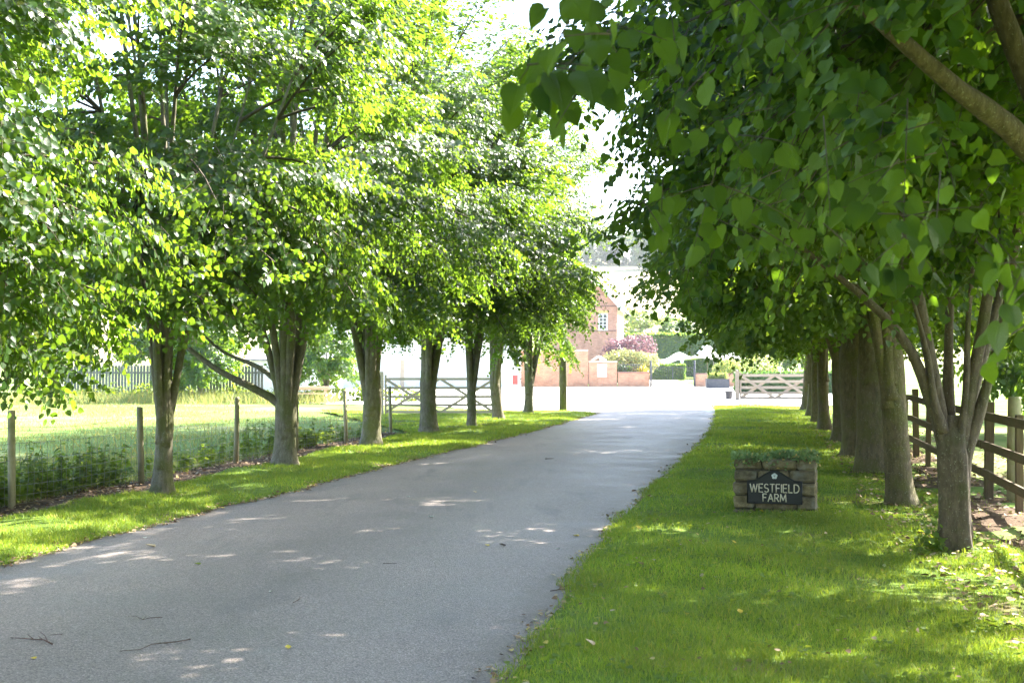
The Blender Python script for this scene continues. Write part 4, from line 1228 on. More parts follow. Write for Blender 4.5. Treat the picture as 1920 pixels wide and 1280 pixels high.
def low_barn():
    root = empty('long_outbuilding', (-6.5, 98.0, 0), rad(2), 'long low white walled outbuilding across the yard', 'building')
    mb = MB(); mb.box(-9, 7.2, 0, 0.3, -0.3, 3.6); mb.build('wall', M['render'], root)
    mb = MB(); mb.box(-9, 7.2, 6.0, 6.3, -0.3, 3.6); mb.build('rear_wall', M['render'], root)
    for x in (-9, 6.9):
        mb = MB(); mb.box(x, x + 0.3, 0.302, 5.998, -0.3, 3.6); mb.build('end_wall', M['render'], root)
    mb = MB()
    mb.add([(-9.3, -0.4, 3.55), (7.5, -0.4, 3.55), (7.5, 3.15, 5.6), (-9.3, 3.15, 5.6), (7.5, 6.7, 3.55), (-9.3, 6.7, 3.55)], [(0, 1, 2, 3), (3, 2, 4, 5), (1, 4, 2), (0, 3, 5), (0, 5, 4, 1)])
    mb.build('roof', M['slate'], root)
    mb = MB(); mb.box(6.55, 6.95, -0.05, -0.003, 0.25, 0.95); mb.build('notice_board', M['red'], root)
    mb = MB(); mb.box(-2.05, -1.75, -0.05, -0.003, 0.0, 2.1); mb.build('door', M['gate_wood'], root)
low_barn()

def planter_box():
    root = empty('planter_box', (15.25, 95.0, 0.012), 0, 'rectangular charcoal planter with feathery plants by the brick wall', 'planter')
    mb = MB(); mb.box(-0.85, 0.85, -0.25, 0.25, 0.0, 0.66); mb.build('box', M['planter'], root)
    mb = MB()
    for a, b_ in (((-0.88, -0.28), (0.88, -0.22)), ((-0.88, 0.22), (0.88, 0.28))): mb.box(a[0], b_[0], a[1], b_[1], 0.662, 0.70)
    mb.build('rim', M['planter'], root)
    for x in (-0.80, 0.80):
        mb = MB(); mb.box(x - 0.05, x + 0.05, -0.275, -0.252, 0.0, 0.66); mb.build('corner_post', M['planter'], root)
    rng = np.random.default_rng(9); n = 900
    p = np.stack([rng.uniform(-0.7, 0.7, n), rng.uniform(-0.2, 0.2, n), 0.66 + rng.uniform(0, 0.5, n) ** 1.2 * 0.9], 1)
    V, T = place_leaves(p, unit(rng.normal(0, 0.6, (n, 3)) + [0, 0, 0.8]), unit(rng.normal(0, 1, (n, 3))), rng.uniform(0.12, 0.25, n), LEAF_LOW, rng.uniform(0.04, 0.09, n))
    o = add('foliage', np_mesh('foliage', V, T, [M['leaf_pale']]), root)
planter_box()

def bucket():
    root = empty('bucket', (10.95, 64.6, 0.012), 0, 'black plastic bucket standing beside the pale timber gate', 'bucket')
    mb = MB(); mb.tube([(0, 0, 0.0), (0, 0, 0.02), (0, 0, 0.38), (0, 0, 0.40)], [0.15, 0.155, 0.205, 0.21], 20, cap=False)
    mb.tube([(0, 0, 0.40), (0, 0, 0.06)], [0.195, 0.15], 20)
    mb.build('body', M['rubber'], root)
    mb = MB(); mb.tube([(0.212*math.cos(t), 0.212*math.sin(t), 0.395) for t in np.linspace(0, 2*math.pi, 21)], 0.014, 6); mb.build('rim', M['rubber'], root)
    mb = MB(); mb.tube([(-0.21, 0, 0.37), (-0.19, -0.12, 0.30), (0, -0.22, 0.24), (0.19, -0.12, 0.30), (0.21, 0, 0.37)], 0.006, 5); mb.build('handle', M['metal_dark'], root)
bucket()

def stretch_tent():
    d = 132.0
    root = empty('stretch_tent', (18.5, d, float(hill(18, d))), 0, 'white stretched canvas canopy on poles behind the clipped hedge', 'tent')
    nx, ny = 40, 14
    xs, ys = np.linspace(-3.6, 4.6, nx), np.linspace(-2.6, 2.6, ny)
    X, Y = np.meshgrid(xs, ys)
    pk = [(-1.3, 0.0, 0.75), (1.6, 0.4, 1.6), (4.2, -0.4, 0.8), (-3.4, -1.8, -1.0), (0.3, -2.2, 0.25)]
    Z = 1.95 + sum(a * np.exp(-(((X - x0) / 1.0) ** 2 + ((Y - y0) / 1.5) ** 2)) for x0, y0, a in pk) - 0.05 * (Y / 2.6) ** 2
    v = np.stack([X.ravel(), Y.ravel(), Z.ravel()], 1)
    i = np.arange(nx * ny).reshape(ny, nx)
    a, b_, c, d_ = i[:-1, :-1].ravel(), i[:-1, 1:].ravel(), i[1:, 1:].ravel(), i[1:, :-1].ravel()
    add('canopy', np_mesh('canopy', v, np.concatenate([np.stack([a, b_, c], 1), np.stack([a, c, d_], 1)]), [M['canvas']]), root)
    for x, y, h in ((-1.2, -2.4, 2.0), (1.9, -2.4, 2.0), (3.9, -2.4, 2.0), (-3.3, 2.3, 1.9), (1.7, 0.4, 3.3)):
        mb = MB(); mb.tube([(x, y, 0), (x, y, h)], 0.045, 8); mb.build('tent_pole', M['gate_pale'], root)
    mb = MB(); mb.tube([(-1.35, -2.62, 2.0), (-1.3, -2.6, 1.3), (-1.28, -2.6, 0.6)], [0.22, 0.1, 0.16], 8); mb.build('gathered_canvas', M['canvas'], root)
stretch_tent()

# ------------------------------------------------------------------ garden shrubs, hedges, background trees
def leaf_mass(seed, n, c, r, size, power=3.0, squash=None, lumps=0.22, floor=None):
    rng = np.random.default_rng(seed)
    u = unit(rng.normal(0, 1, (n, 3)))
    f = lump(rng, 9, lumps)
    rr = rng.uniform(0.15, 1, n) ** (1 / power) * f(u)
    p = np.array(c) + u * rr[:, None] * np.array(r)
    p += rng.normal(0, 0.05, p.shape)
    if floor is not None: p[:, 2] = np.maximum(p[:, 2], floor)
    d = unit(u * 0.6 + rng.normal(0, 0.6, (n, 3)) + [0, 0, -0.25])
    nn = unit(u + rng.normal(0, 0.6, (n, 3)) + [0, 0, 0.4])
    return place_leaves(p, d, nn, size * rng.uniform(0.6, 1.3, n), LEAF_LOW)

def shrub(name, loc, c, r, n, size, mat, label, cat='shrub', seed=1, stems=3, group=None):
    root = empty(name, loc, 0, label, cat, group)
    V, T = leaf_mass(seed, n, c, r, size, floor=0.05)
    add('foliage', np_mesh('foliage', V, T, [M[mat]]), root)
    rp = random.Random(seed)
    for k in range(stems):
        mb = MB(); a = rp.uniform(0, 6.28)
        mb.tube([(0.1*math.cos(a), 0.1*math.sin(a), -0.1), (0.2*math.cos(a), 0.2*math.sin(a), c[2]*0.6), (r[0]*0.5*math.cos(a), r[1]*0.5*math.sin(a), c[2])], [0.05, 0.04, 0.02], 6)
        mb.build('stem', M['twig'], root)
    return root
H_ = lambda x, d: float(hill(np.array(x, float), np.array(d, float)))
shrub('purple_shrub', (9.85, 107.5, H_(9.8, 107.5)), (0, 0, 2.5), (2.2, 1.4, 1.9), 5200, 0.15, 'leaf_purple', 'purple leaved shrub against the side of the brick house', seed=21)
shrub('variegated_shrub', (9.75, 105.0, H_(9.7, 105)), (0, 0, 1.75), (2.3, 1.2, 1.25), 5200, 0.14, 'leaf_grey', 'pale grey green shrub in front of the purple one', seed=22)
shrub('golden_shrub', (10.62, 103.4, H_(10, 103)), (0, 0, 0.95), (0.42, 0.35, 0.75), 900, 0.11, 'leaf_gold', 'small bright yellow shrub next to the metal gate post', seed=23)
shrub('green_shrub', (8.9, 103.6, H_(9, 103.6)), (0, 0, 1.0), (0.8, 0.4, 0.8), 1200, 0.11, 'leaf_deep', 'dark green shrub behind the iron railings', seed=24)
shrub('border_shrub', (17.6, 104.5, H_(17.6, 104.5)), (0, 0, 1.1), (1.3, 0.8, 1.1), 2200, 0.14, 'leaf_pale', 'pale feathery shrub above the low roadside wall', seed=25)
shrub('border_shrub', (20.4, 105.5, H_(20, 105.5)), (0, 0, 1.2), (1.6, 1.0, 1.3), 2200, 0.14, 'leaf_pale', 'broad pale shrub behind the crossed timber gate', seed=26)

def hedge(loc, sx, sy, sz, n, label, seed, size=0.11, mat='leaf_hedge'):
    root = empty('clipped_hedge', loc, 0, label, 'hedge')
    rng = np.random.default_rng(seed)
    p = rng.uniform(-1, 1, (n, 3))
    ax = rng.integers(0, 3, n); s = np.sign(rng.normal(0, 1, n))
    for k in range(3):
        m_ = ax == k
        p[m_, k] = s[m_] * rng.uniform(0.86, 1.0, m_.sum())
    p[:, 2] = np.where(ax == 2, np.abs(p[:, 2]), p[:, 2])
    nrm = np.zeros((n, 3)); nrm[np.arange(n), ax] = np.where(ax == 2, 1, s)
    q = p * np.array([sx, sy, sz]) * 0.5 + np.array([0, 0, sz * 0.5]) + rng.normal(0, 0.03, (n, 3))
    V, T = place_leaves(q, unit(rng.normal(0, 1, (n, 3)) + [0, 0, 0.3]), unit(nrm + rng.normal(0, 0.55, (n, 3))), size * rng.uniform(0.6, 1.3, n), LEAF_LOW)
    add('foliage', np_mesh('foliage', V, T, [M[mat]]), root)
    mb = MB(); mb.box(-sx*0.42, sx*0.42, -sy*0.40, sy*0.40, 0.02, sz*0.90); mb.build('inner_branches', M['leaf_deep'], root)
hedge((13.7, 126.0, H_(13, 126)), 6.6, 1.0, 1.50, 7000, 'low clipped hedge seen through the metal garden gate', 31, 0.15)
hedge((17.5, 142.0, H_(17, 142)), 13.5, 1.6, 4.7, 12000, 'tall clipped hedge standing behind the white canopy', 32, 0.22)

hedge((16.8, 78.0, 0.0), 6.4, 1.0, 1.25, 5200, 'dark untrimmed hedge behind the pale timber gate', 33, 0.13, 'leaf_deep')
far_parts = []
for s in (81, 82):
    far_parts.append(tree_parts(s, height=7.5, zbase=0.8, rx=3.0, ry=3.0, fork=1.0, trunk_r=0.18, n_limb=6, n_bough=75, n_spray=22, n_leaf=8, leaf_len=0.19, leaf='leaf_pale' if s == 81 else 'leaf', twigs=False))
BG = [((15.0, 152.0), 0, 1.15, 0.2, 'pale rounded tree rising behind the tall hedge'), ((19.8, 158.0), 1, 1.1, 2.0, 'darker tree behind the tall hedge, beside the pale one'),
      ((25.0, 150.0), 0, 1.3, 4.0, 'pale tree at the far end of the tall hedge'), ((11.6, 160.0), 0, 0.85, 1.0, 'small pale tree just past the white house wall'),
      ((30, 130.0), 1, 1.3, 1.0, 'broad green tree behind the roadside wall')]
for (x, d), k, s, r, lb in BG:
    plant_tree(far_parts[k], (x, d, H_(x, d) - 0.1), r, s, name='garden_tree', label=lb, group='trees in the farm garden')
PD = [((-8.9, 61.5), 1, 0.62, 0.5, 'small bushy tree standing at the yard edge of the paddock'), ((-14.6, 60.0), 1, 0.68, 2.1, 'small tree in front of the grey paling fence'),
      ((-19.5, 74.0), 1, 1.2, 4.0, 'large tree behind the grey paling fence'), ((-27.0, 70.0), 1, 1.3, 5.0, 'wide tree beyond the far end of the paling fence'), ((-33, 60), 1, 1.3, 3.1, 'dark tree at the far corner of the paddock'),
      ((-12.5, 80.0), 1, 1.1, 1.5, 'tree rising beside the white outbuilding')]
for (x, d), k, s, r, lb in PD:
    plant_tree(far_parts[k], (x, d, 0), r, s, name='paddock_tree', label=lb, group='trees round the paddock')
RD = [((9.9, 19.5), 1, 0.72, 0.5, 'bright leafy tree just over the rail fence'), ((13.5, 31.0), 1, 0.85, 2.6, 'bright tree in the field beyond the rail fence'), ((18.5, 42.0), 1, 1.1, 4.6, 'far tree in the field past the rail fence'),
      ((15.5, 24.0), 1, 0.9, 1.6, 'broad tree in the sunny field behind the dark rails')]
for (x, d), k, s, r, lb in RD:
    plant_tree(far_parts[k], (x, d, 0), r, s, name='field_tree', label=lb, group='trees in the field past the rail fence')

# wood along the hill
def woodland():
    rng = np.random.default_rng(90)
    VV, TT = [], []; off = 0
    for k in range(54):
        x = rng.uniform(-160, 260); d = rng.uniform(405, 470)
        r = rng.uniform(5, 9); h = rng.uniform(10, 18)
        z = H_(x, d)
        V, T = leaf_mass(200 + k, 520, (x, d, z + h * 0.5), (r, r, h * 0.55), 1.8, 2.5)
        VV.append(V); TT.append(T + off); off += len(V)
    o = add('woodland', np_mesh('woodland', np.concatenate(VV), np.concatenate(TT), [M['wood_far']]))
    tag(o, 'hazy blue green wood along the top of the pale hillside field', 'woodland', kind='stuff')
woodland()

# ------------------------------------------------------------------ far side of the paddock
def paling_fence():
    root = empty('paling_fence', (-17.0, 62.5, 0), rad(-4), 'grey upright paling fence across the far side of the paddock', 'fence')
    me = bevel_box_mesh('paling', 0.13, 0.025, 1.75, 0.006, M['paling'])
    rp = random.Random(2)
    for k in range(66):
        add('paling', me, root, (-5.4 + k * 0.158, 0, 0.82 + rp.uniform(-.02, .02)), (0, rp.uniform(-.012, .012), 0))
    for z in (0.35, 1.35):
        mb = MB(); mb.beam((-5.5, 0.05, z), (5.1, 0.05, z), 0.05, 0.09); mb.build('rail', M['paling'], root)
paling_fence()
def white_shed():
    root = empty('white_shed', (-11.6, 66.5, 0), rad(-4), 'white flat fronted shed half hidden behind the low bough', 'shed')
    mb = MB(); mb.box(-2.0, 2.2, 0, 3.0, -0.1, 1.95); mb.build('wall', M['white'], root)
    mb = MB(); mb.add([(-2.2, -0.2, 1.952), (2.4, -0.2, 1.952), (2.4, 3.2, 2.3), (-2.2, 3.2, 2.3), (-2.2, -0.2, 2.03), (2.4, -0.2, 2.03), (2.4, 3.2, 2.38), (-2.2, 3.2, 2.38)], [(0, 3, 2, 1), (4, 5, 6, 7), (0, 1, 5, 4), (1, 2, 6, 5), (2, 3, 7, 6), (3, 0, 4, 7)])
    mb.build('roof', M['slate'], root)
    mb = MB(); mb.box(-2.02, 2.22, -0.04, -0.003, -0.05, 0.12); mb.build('base_board', M['slate'], root)
white_shed()
def picnic_table():
    root = empty('picnic_table', (-9.2, 58.2, 0), rad(4), 'tan slatted timber table at the edge of the paddock', 'table')
    for k in range(4):
        mb = MB(); mb.box(-0.95, 0.95, -0.36 + k*0.18, -0.21 + k*0.18, 0.70, 0.745); mb.build('table_slat', M['pine_table'], root)
    for y in (-0.72, 0.58):
        mb = MB(); mb.box(-0.95, 0.95, y, y + 0.2, 0.40, 0.44); mb.build('seat_plank', M['pine_table'], root)
    for x in (-0.7, 0.7):
        for s in (-1, 1):
            mb = MB(); mb.beam((x, 0.25*s, 0.70), (x, 0.62*s, 0.0), 0.05, 0.1); mb.build('leg', M['pine_table'], root)
        mb = MB(); mb.beam((x + 0.05, -0.68, 0.36), (x + 0.05, 0.74, 0.36), 0.04, 0.09); mb.build('cross_bar', M['pine_table'], root)
    mb = MB(); mb.box(-0.95, 0.95, -0.41, -0.375, 0.60, 0.744); mb.build('edge_board', M['pine_table'], root)
picnic_table()

# ------------------------------------------------------------------ grass, weeds, litter
def blades(rng, x, y, z, hgt, wid, detail):
    n = len(x)
    base = np.stack([x, y, z], 1)
    a = rng.uniform(0, 2*np.pi, n)
    side = np.stack([np.cos(a), np.sin(a), np.zeros(n)], 1)
    lean = rng.normal(0, 0.42, (n, 2))
    tip = base + np.stack([lean[:, 0]*hgt, lean[:, 1]*hgt, hgt * rng.uniform(0.75, 1.0, n)], 1)
    w = wid[:, None] * 0.5
    if detail:
        mid = base * 0.45 + tip * 0.55 + np.stack([-lean[:, 0]*hgt*0.22, -lean[:, 1]*hgt*0.22, hgt*0.06], 1)
        V = np.stack([base - side*w, base + side*w, mid + side*w*0.75, mid - side*w*0.75, tip], 1)
        T = np.array([(0, 1, 2), (0, 2, 3), (3, 2, 4)])
        k = 5
    else:
        V = np.stack([base - side*w, base + side*w, tip], 1); T = np.array([(0, 1, 2)]); k = 3
    return V.reshape(-1, 3), (T[None] + (np.arange(n)*k)[:, None, None]).reshape(-1, 3)

def patch(x, y):
    return np.sin(x*1.7+y*0.6)*0.3 + np.sin(x*0.7-y*1.9+2)*0.3 + np.sin(x*4.1+y*3.3)*0.2 + np.sin(x*7.3-y*6.1)*0.12

def lawn(name, f0, f1, zf, bands, label, seed, right):
    rng = np.random.default_rng(seed)
    VV, TT = [], []; off = 0
    for d0, d1, dens, h, w, det in bands:
        dm = np.linspace(d0, d1, 40)
        area = np.trapezoid(f1(dm) - f0(dm), dm) if hasattr(np, 'trapezoid') else np.trapz(f1(dm) - f0(dm), dm)
        n = int(area * dens)
        d = rng.uniform(d0, d1, n); t = rng.uniform(0, 1, n)
        x = f0(d) * (1 - t) + f1(d) * t
        keep = rng.uniform(0, 1, n) < np.clip(0.72 + 0.9 * patch(x, d), 0.08, 1)
        vis = np.abs(x) < 0.42 * d + 0.6
        if right:
            over = x - (row_r(d) - 0.1 + 0.35*np.sin(d*1.3) + 0.3*patch(x*2, d*2))
            keep &= rng.uniform(0, 1, n) > np.clip(over / 0.6, 0, 0.93)
        for (tx, ty) in ([(px_, dd) for dd, px_ in RP] if right else []):
            keep &= np.hypot(x - tx, d - ty) > 0.3 * rng.uniform(0.7, 1.6, n)
        k = keep & vis
        x, d = x[k], d[k]; n = len(x)
        hh = h * rng.uniform(0.55, 1.35, n) * (1 + 0.35 * patch(x*1.5+3, d*1.5))
        V, T = blades(rng, x, d, zf(x, d) - 0.005, hh, w * rng.uniform(0.7, 1.3, n), det)
        VV.append(V); TT.append(T + off); off += len(V)
    o = add(name, np_mesh(name, np.concatenate(VV), np.concatenate(TT), [M['grass']]))
    return tag(o, label, 'grass', kind='stuff')
lawn('lawn_grass', lambda d: lane_r(d) - 0.04, lambda d: np.minimum(fence_r(d) + 0.3, 0.42*d + 0.6), z_right,
     [(5.9, 9.5, 5600, 0.050, 0.0042, True), (9.5, 14, 3300, 0.050, 0.006, True), (14, 24, 1500, 0.055, 0.010, False), (24, 53.4, 480, 0.065, 0.02, False)], 'short mown grass round the farm sign', 1, True)
lawn('lawn_grass', lambda d: np.where(d < 31.9, fence_l(d) + 0.62, fence_l(d) + 0.5 - (d-31.9)*0.3), lambda d: lane_l(d) + 0.04 - np.clip((d-44.5)/2.0, 0, 1)**2*1.2, z_left,
     [(9.0, 14, 3300, 0.055, 0.006, True), (14, 24, 1900, 0.055, 0.009, False), (24, 47, 560, 0.065, 0.018, False)], 'short mown grass between the lane and the paddock wire', 2, False)

def meadow_grass():
    rng = np.random.default_rng(6)
    VV, TT = [], []; off = 0
    for d0, d1, dens, h, w in ((11, 24, 260, 0.12, 0.012), (24, 62, 70, 0.13, 0.022)):
        n = int((d1 - d0) * 22 * dens * 0.5)
        d = rng.uniform(d0, d1, n)
        lo = -0.44 * d; hi = np.minimum(_ip(FENCE_L, d) - 0.1, -3.2)
        hi = np.where(d > 46, -8 - (d-46)*0.5, hi)
        t = rng.uniform(0, 1, n); x = lo + (hi - lo) * t
        k = (hi > lo) & (rng.uniform(0, 1, n) < np.clip(0.6 + patch(x*0.4, d*0.4), 0.1, 1))
        x, d = x[k], d[k]; n = len(x)
        V, T = blades(rng, x, d, np.full(n, -0.02), h * rng.uniform(0.4, 1.3, n), w * rng.uniform(0.7, 1.3, n), False)
        VV.append(V); TT.append(T + off); off += len(V)
    n = 5000      # seeding tall grass before the palings
    x = rng.uniform(-24, -8, n); d = rng.uniform(56.5, 61.5, n)
    V, T = blades(rng, x, d, np.full(n, -0.02), rng.uniform(0.35, 0.8, n), rng.uniform(0.02, 0.04, n), False)
    VV.append(V); TT.append(T + off); off += len(V)
    o = add('meadow_grass', np_mesh('meadow_grass', np.concatenate(VV), np.concatenate(TT), [M['hay']]))
    tag(o, 'sunlit rough grass covering the paddock', 'grass', kind='stuff')
meadow_grass()

def undergrowth():
    rng = np.random.default_rng(7)
    P = []
    for d0, d1, dens, hm in ((10, 15, 42, 0.46), (15, 18.6, 46, 0.48), (18.6, 22, 9, 0.28), (22, 24.6, 8, 0.28), (24.6, 27.4, 34, 0.4), (27.4, 31.5, 10, 0.28)):
        n = int((d1 - d0) * dens)
        d = rng.uniform(d0, d1, n)
        x = fence_l(d) - 0.15 - np.abs(rng.normal(0, 0.55, n))
        h = hm * rng.uniform(0.45, 1.15, n) * (0.8 + 0.5*np.sin(d*2.1) ** 2)
        P.append(np.stack([x, d, h], 1))
    P = np.concatenate(P)
    pos, dr, nn, sz, stems = [], [], [], [], []
    K = 14
    t = np.linspace(0.15, 1, K)
    lean = rng.normal(0, 0.18, (len(P), 2))
    S = np.stack([P[:, None, 0] + lean[:, None, 0]*t*P[:, None, 2], P[:, None, 1] + lean[:, None, 1]*t*P[:, None, 2], t*P[:, None, 2]], -1)
    a = rng.uniform(0, 6.28, (len(P), K))
    D = np.stack([np.cos(a), np.sin(a), rng.uniform(-0.5, 0.2, a.shape)], -1)
    NN = np.stack([-0.4*np.cos(a), -0.4*np.sin(a), np.ones_like(a)], -1) + rng.normal(0, 0.3, D.shape)
    V, T = place_leaves(S.reshape(-1, 3), unit(D).reshape(-1, 3), unit(NN).reshape(-1, 3), rng.uniform(0.06, 0.13, S.shape[0]*K), LEAF_LOW, rng.uniform(0.045, 0.09, S.shape[0]*K))
    st = np.stack([np.stack([P[:, 0], P[:, 1], 0*P[:, 2]], -1), S[:, K//2], S[:, -1]], 1)
    sv, stt = prisms(st, np.full((len(P), 3), 0.004))
    o = add('undergrowth', np_mesh('undergrowth', np.concatenate([V, sv]), np.concatenate([T, stt + len(V)]), [M['weed']]))
    tag(o, 'dense green weeds and nettles behind the paddock wire', 'weeds', kind='stuff')
    # weeds at the foot of the palings
    V, T = [], []; off = 0
    for k in range(46):
        x = -23.5 + k * 0.42 + rng.uniform(-.2, .2); d = 61.6 - 0.07*(x+17) + rng.uniform(-.4, .1)
        v_, t_ = leaf_mass(400 + k, 70, (x, d, 0.25), (0.4, 0.3, rng.uniform(0.25, 0.6)), 0.16, 2, floor=0.0)
        V.append(v_); T.append(t_ + off); off += len(v_)
    o = add('weeds', np_mesh('weeds', np.concatenate(V), np.concatenate(T), [M['weed']]))
    tag(o, 'low weeds growing along the foot of the grey palings', 'weeds', kind='stuff')
undergrowth()

def litter():
    rng = np.random.default_rng(8)
    parts = []
    # strips along both edges of the lane
    for f, sgn, zf, n in ((lane_l, -1, z_left, 2600), (lane_r, 1, z_right, 900)):
        d = 6 + 40 * rng.uniform(0, 1, n) ** 1.5
        off = rng.normal(0.0, 0.055, n)
        x = f(d) + sgn * off
        z = np.where(off > 0, zf(x, d), 0.006 + 0.03*np.clip(-off, 0, 0.5))
        parts.append((x, d, z + 0.012, rng.uniform(0.018, 0.05, n)))
    # under the rail fence and the trees
    n = 5200
    d = 7 + 30 * rng.uniform(0, 1, n) ** 1.3
    x = row_r(d) + rng.uniform(-0.5, 3.0, n)
    parts.append((x, d, z_right(x, d) + 0.03, rng.uniform(0.03, 0.075, n)))
    # under the paddock wire
    n = 2200
    d = rng.uniform(9, 32, n); x = fence_l(d) + rng.uniform(-0.3, 0.75, n)
    parts.append((x, d, 0.045 + 0*x, rng.uniform(0.025, 0.06, n)))
    # thin scatter on the lawn
    n = 420
    d = rng.uniform(6.2, 22, n); x = lane_r(d) + rng.uniform(0.05, 3.6, n)
    parts.append((x, d, z_right(x, d) + 0.03, rng.uniform(0.015, 0.04, n)))
    x = np.concatenate([p[0] for p in parts]); d = np.concatenate([p[1] for p in parts]); z = np.concatenate([p[2] for p in parts]); s = np.concatenate([p[3] for p in parts])
    n = len(x); a = rng.uniform(0, 6.28, n)
    V, T = place_leaves(np.stack([x, d, z], 1), np.stack([np.cos(a), np.sin(a), rng.normal(0, 0.15, n)], 1), unit(rng.normal(0, 0.35, (n, 3)) + [0, 0, 1]), s, LEAF_LOW)
    o = add('leaf_litter', np_mesh('leaf_litter', V, T, [M['litter']]))
    tag(o, 'dry brown leaf litter along the lane edges and under the trees', 'leaf litter', kind='stuff')
litter()

def lawn_weeds():
    rng = np.random.default_rng(15); VV, TT = [], []; off = 0
    for k in range(420):
        d = rng.uniform(6.3, 20); x = float(lane_r(d)) + rng.uniform(0.05, 4.0)
        if x > fence_r(d): continue
        n = rng.integers(5, 16); a = rng.uniform(0, 6.28, n); rr = rng.uniform(0, 0.09, n)
        p = np.stack([x + rr*np.cos(a), d + rr*np.sin(a), np.full(n, zr(x, d)) + rng.uniform(0.015, 0.05, n)], 1)
        V, T = place_leaves(p, np.stack([np.cos(a), np.sin(a), rng.uniform(-0.1, 0.5, n)], 1), unit(rng.normal(0, 0.3, (n, 3)) + [0, 0, 1]), rng.uniform(0.018, 0.045, n), LEAF_LOW)
        VV.append(V); TT.append(T + off); off += len(V)
    tag(add('lawn_weeds', np_mesh('lawn_weeds', np.concatenate(VV), np.concatenate(TT), [M['weed']])), 'clover and plantain tufts dotted through the mown grass', 'weeds', kind='stuff')
lawn_weeds()
# clumps of clover-leaved weeds where the trunk by the rails meets the grass
V, T = leaf_mass(77, 160, (3.78, 11.6, zr(3.8, 11.6) + 0.06), (0.13, 0.12, 0.13), 0.055, 2)
tag(add('foot_weeds', np_mesh('foot_weeds', V, T, [M['weed']])), 'small tuft of green weeds at the foot of the grooved trunk', 'weeds', kind='stuff')

# fallen leaves and twigs on the lane, one by one
def ground_at(x, y):
    d = CAM_H * 2400 / (y - 685)
    return Vector(((x - 960) / 2400 * d, d, 0))
def lane_z(p):
    l, r = float(_ip(LANE_L, p.y)) - 0.2, float(_ip(LANE_R, p.y)) + 0.2
    t = (p.x - l) / (r - l)
    return 0.004 + 0.03 * math.sin(math.pi * min(max(t, 0), 1)) + 0.004 * math.sin(p.x*2.1 + p.y*0.7)
def curled(seed, curl):
    v_, t_ = heart(ser=0.08, droop=-curl, fold=0.35, seed=seed)
    v_ = v_.copy(); v_[:, 2] -= v_[:, 2].min() - 0.02
    return v_, t_
FL = [(290, 1031, 0.085, 'leaf_tan', 0.30, 'curled tan leaf lying on the lane near the paddock verge', 1.5), (272, 1013, 0.045, 'leaf_whitish', 0.1, 'tiny pale leaf beside the curled tan one on the lane', 0.4),
      (812, 976, 0.06, 'leaf_whitish', 0.1, 'flat pale leaf in the middle of the lane', 1.4), (892, 928, 0.05, 'leaf_tan', 0.4, 'small upturned tan leaf far along the lane', 0.6),
      (948, 1028, 0.062, 'leaf_brown', 0.3, 'dark brown curled leaf on the lane', 1.7), (916, 1029, 0.045, 'leaf_yellow', 0.2, 'small orange yellow leaf next to the dark brown one', 0.8),
      (1085, 1007, 0.06, 'leaf_yellow', 0.1, 'pale yellow leaf close to the sign-side grass edge', 1.2), (1048, 1032, 0.04, 'leaf_whitish', 0.15, 'small whitish leaf by the sign-side grass edge', 2.0),
      (541, 1226, 0.038, 'leaf_yellow', 0.4, 'small curled yellow leaf low on the lane', 0.3), (375, 1066, 0.05, 'weed', 0.15, 'green leaf with a stalk lying on the lane', 1.3),
      (65, 1246, 0.036, 'leaf_yellow', 0.1, 'tiny greenish yellow leaf by the reddish twig', 0.9), (510, 1118, 0.03, 'leaf_whitish', 0.1, 'tiny white leaf scrap mid lane', 2.4),
      (1010, 1181, 0.035, 'leaf_yellow', 0.2, 'yellow leaf scrap at the low grass edge', 2.1), (768, 937, 0.04, 'leaf_whitish', 0.2, 'small white leaf in the centre of the lane, behind the flat pale one', 1.1)]
for k, (x, y, s, mt, curl, lb, rz) in enumerate(FL):
    p = ground_at(x, y)
    v_, t_ = curled(k, curl)
    o = add('fallen_leaf', np_mesh('fallen_leaf', v_ * s, t_, [M[mt]]), None, (p.x, p.y, lane_z(p) + 0.003), (0, 0, rz))
    tag(o, lb, 'leaf', 'single leaves fallen on the lane')
GLV = [(1198, 1008, 0.055, 'bright yellow leaf in the grass near the lane edge', 0.3), (1254, 1034, 0.03, 'small yellow leaf in the grass, behind the two orange ones', 1.2), (1205, 1076, 0.05, 'pinkish tan leaf standing in the grass', 2.2),
       (1378, 1041, 0.045, 'orange leaf in the dappled grass', 0.8), (1388, 1168, 0.04, 'yellow leaf low in the dappled grass', 0.1), (1430, 973, 0.045, 'yellow leaf in the grass below the sign', 1.9), (1112, 1238, 0.06, 'tan yellow leaf in the nearest grass', 1.0)]
for k, (x, y, s, lb, rz) in enumerate(GLV):
    p = ground_at(x, y)
    v_, t_ = curled(k + 30, 0.2)
    o = add('fallen_leaf', np_mesh('fallen_leaf', v_ * s, t_, [M['leaf_yellow' if k not in (2, 6) else 'leaf_tan']]), None, (p.x, p.y, zr(p.x, p.y) + 0.04), (rad(18), rad(10), rz))
    tag(o, lb, 'leaf', 'single leaves fallen on the grass')
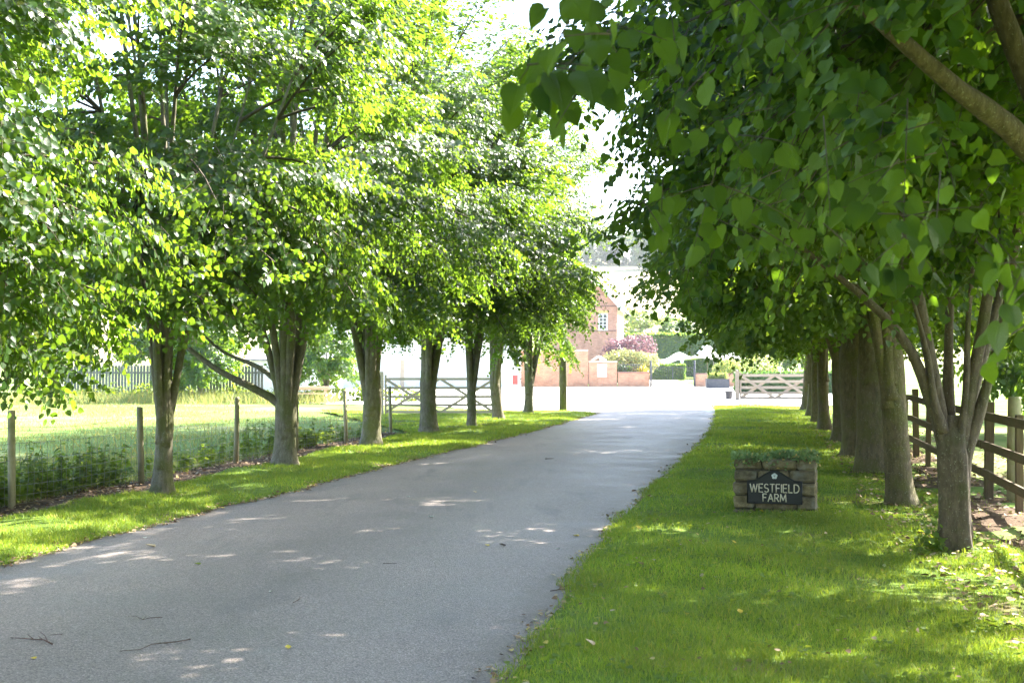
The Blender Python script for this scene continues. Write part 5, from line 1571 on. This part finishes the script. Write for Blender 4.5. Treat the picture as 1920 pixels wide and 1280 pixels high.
def twig(pix, r, mat, label, forks=()):
    base = ground_at(*pix[0]); r = r * 0.75
    mb = MB()
    def pt(q, lift=0.004):
        g = ground_at(*q); return Vector((g.x, g.y, lane_z(g) + r + lift)) - base
    mb.tube([pt(q, 0.004 + 0.004*(i % 2)) for i, q in enumerate(pix)], [r * (1 - 0.6*i/(len(pix)-1)) for i in range(len(pix))], 6)
    for f in forks:
        mb.tube([pt(q, 0.006 + 0.01*i) for i, q in enumerate(f)], [r*0.6, r*0.3][:len(f)] if len(f) == 2 else [r*0.6, r*0.45, r*0.3], 5)
    o = mb.build('fallen_twig', M[mat]); o.location = base
    tag(o, label, 'twig', 'twigs fallen on the lane')
twig([(98, 1219), (82, 1212), (60, 1209), (38, 1208), (20, 1206)], 0.006, 'twig_red', 'branching reddish twig at the near corner of the lane', [[(90, 1216), (84, 1206), (76, 1203)], [(62, 1209), (52, 1204)], [(80, 1211), (72, 1207)]])
twig([(357, 1211), (335, 1217), (300, 1219), (285, 1222), (262, 1231), (224, 1235)], 0.0055, 'leaf_brown', 'long thin dark twig low on the lane', [[(300, 1219), (315, 1224)]])
twig([(304, 1169), (282, 1171), (268, 1173), (256, 1168), (240, 1166)], 0.0035, 'leaf_brown', 'thin twig in the middle of the lane, above the long dark one', [[(268, 1173), (276, 1170)]])
twig([(550, 1139), (560, 1134), (563, 1126)], 0.003, 'twig_red', 'small forked red twig alone on the lane', [[(558, 1136), (566, 1131)]])
twig([(117, 1199), (94, 1202)], 0.003, 'leaf_brown', 'short dark twig next to the branching reddish one')
twig([(718, 1063), (742, 1063), (747, 1062)], 0.003, 'leaf_brown', 'hair thin twig near the centre of the lane')
twig([(1022, 864), (1038, 864)], 0.012, 'leaf_brown', 'short dark stick far along the lane')
twig([(1032, 1112), (1050, 1110), (1064, 1109)], 0.005, 'leaf_brown', 'dark twig at the sign-side edge of the lane')

# ------------------------------------------------------------------ air between here and the hill
HAZE = True
if HAZE:
    mb = MB(); mb.box(-2000, 2000, -400, 2700, -2.0, 62.0)
    m = bpy.data.materials.new('hazy_air'); m.use_nodes = True
    nt = m.node_tree; nt.nodes.remove(nt.nodes['Principled BSDF'])
    pv = nt.nodes.new('ShaderNodeVolumePrincipled')
    pv.inputs['Color'].default_value = (0.92, 0.96, 1.0, 1)
    pv.inputs['Density'].default_value = 0.00025
    pv.inputs['Anisotropy'].default_value = 0.3
    nt.links.new(pv.outputs[0], nt.nodes['Material Output'].inputs['Volume'])
    o = mb.build('haze', m); tag(o, kind='stuff')
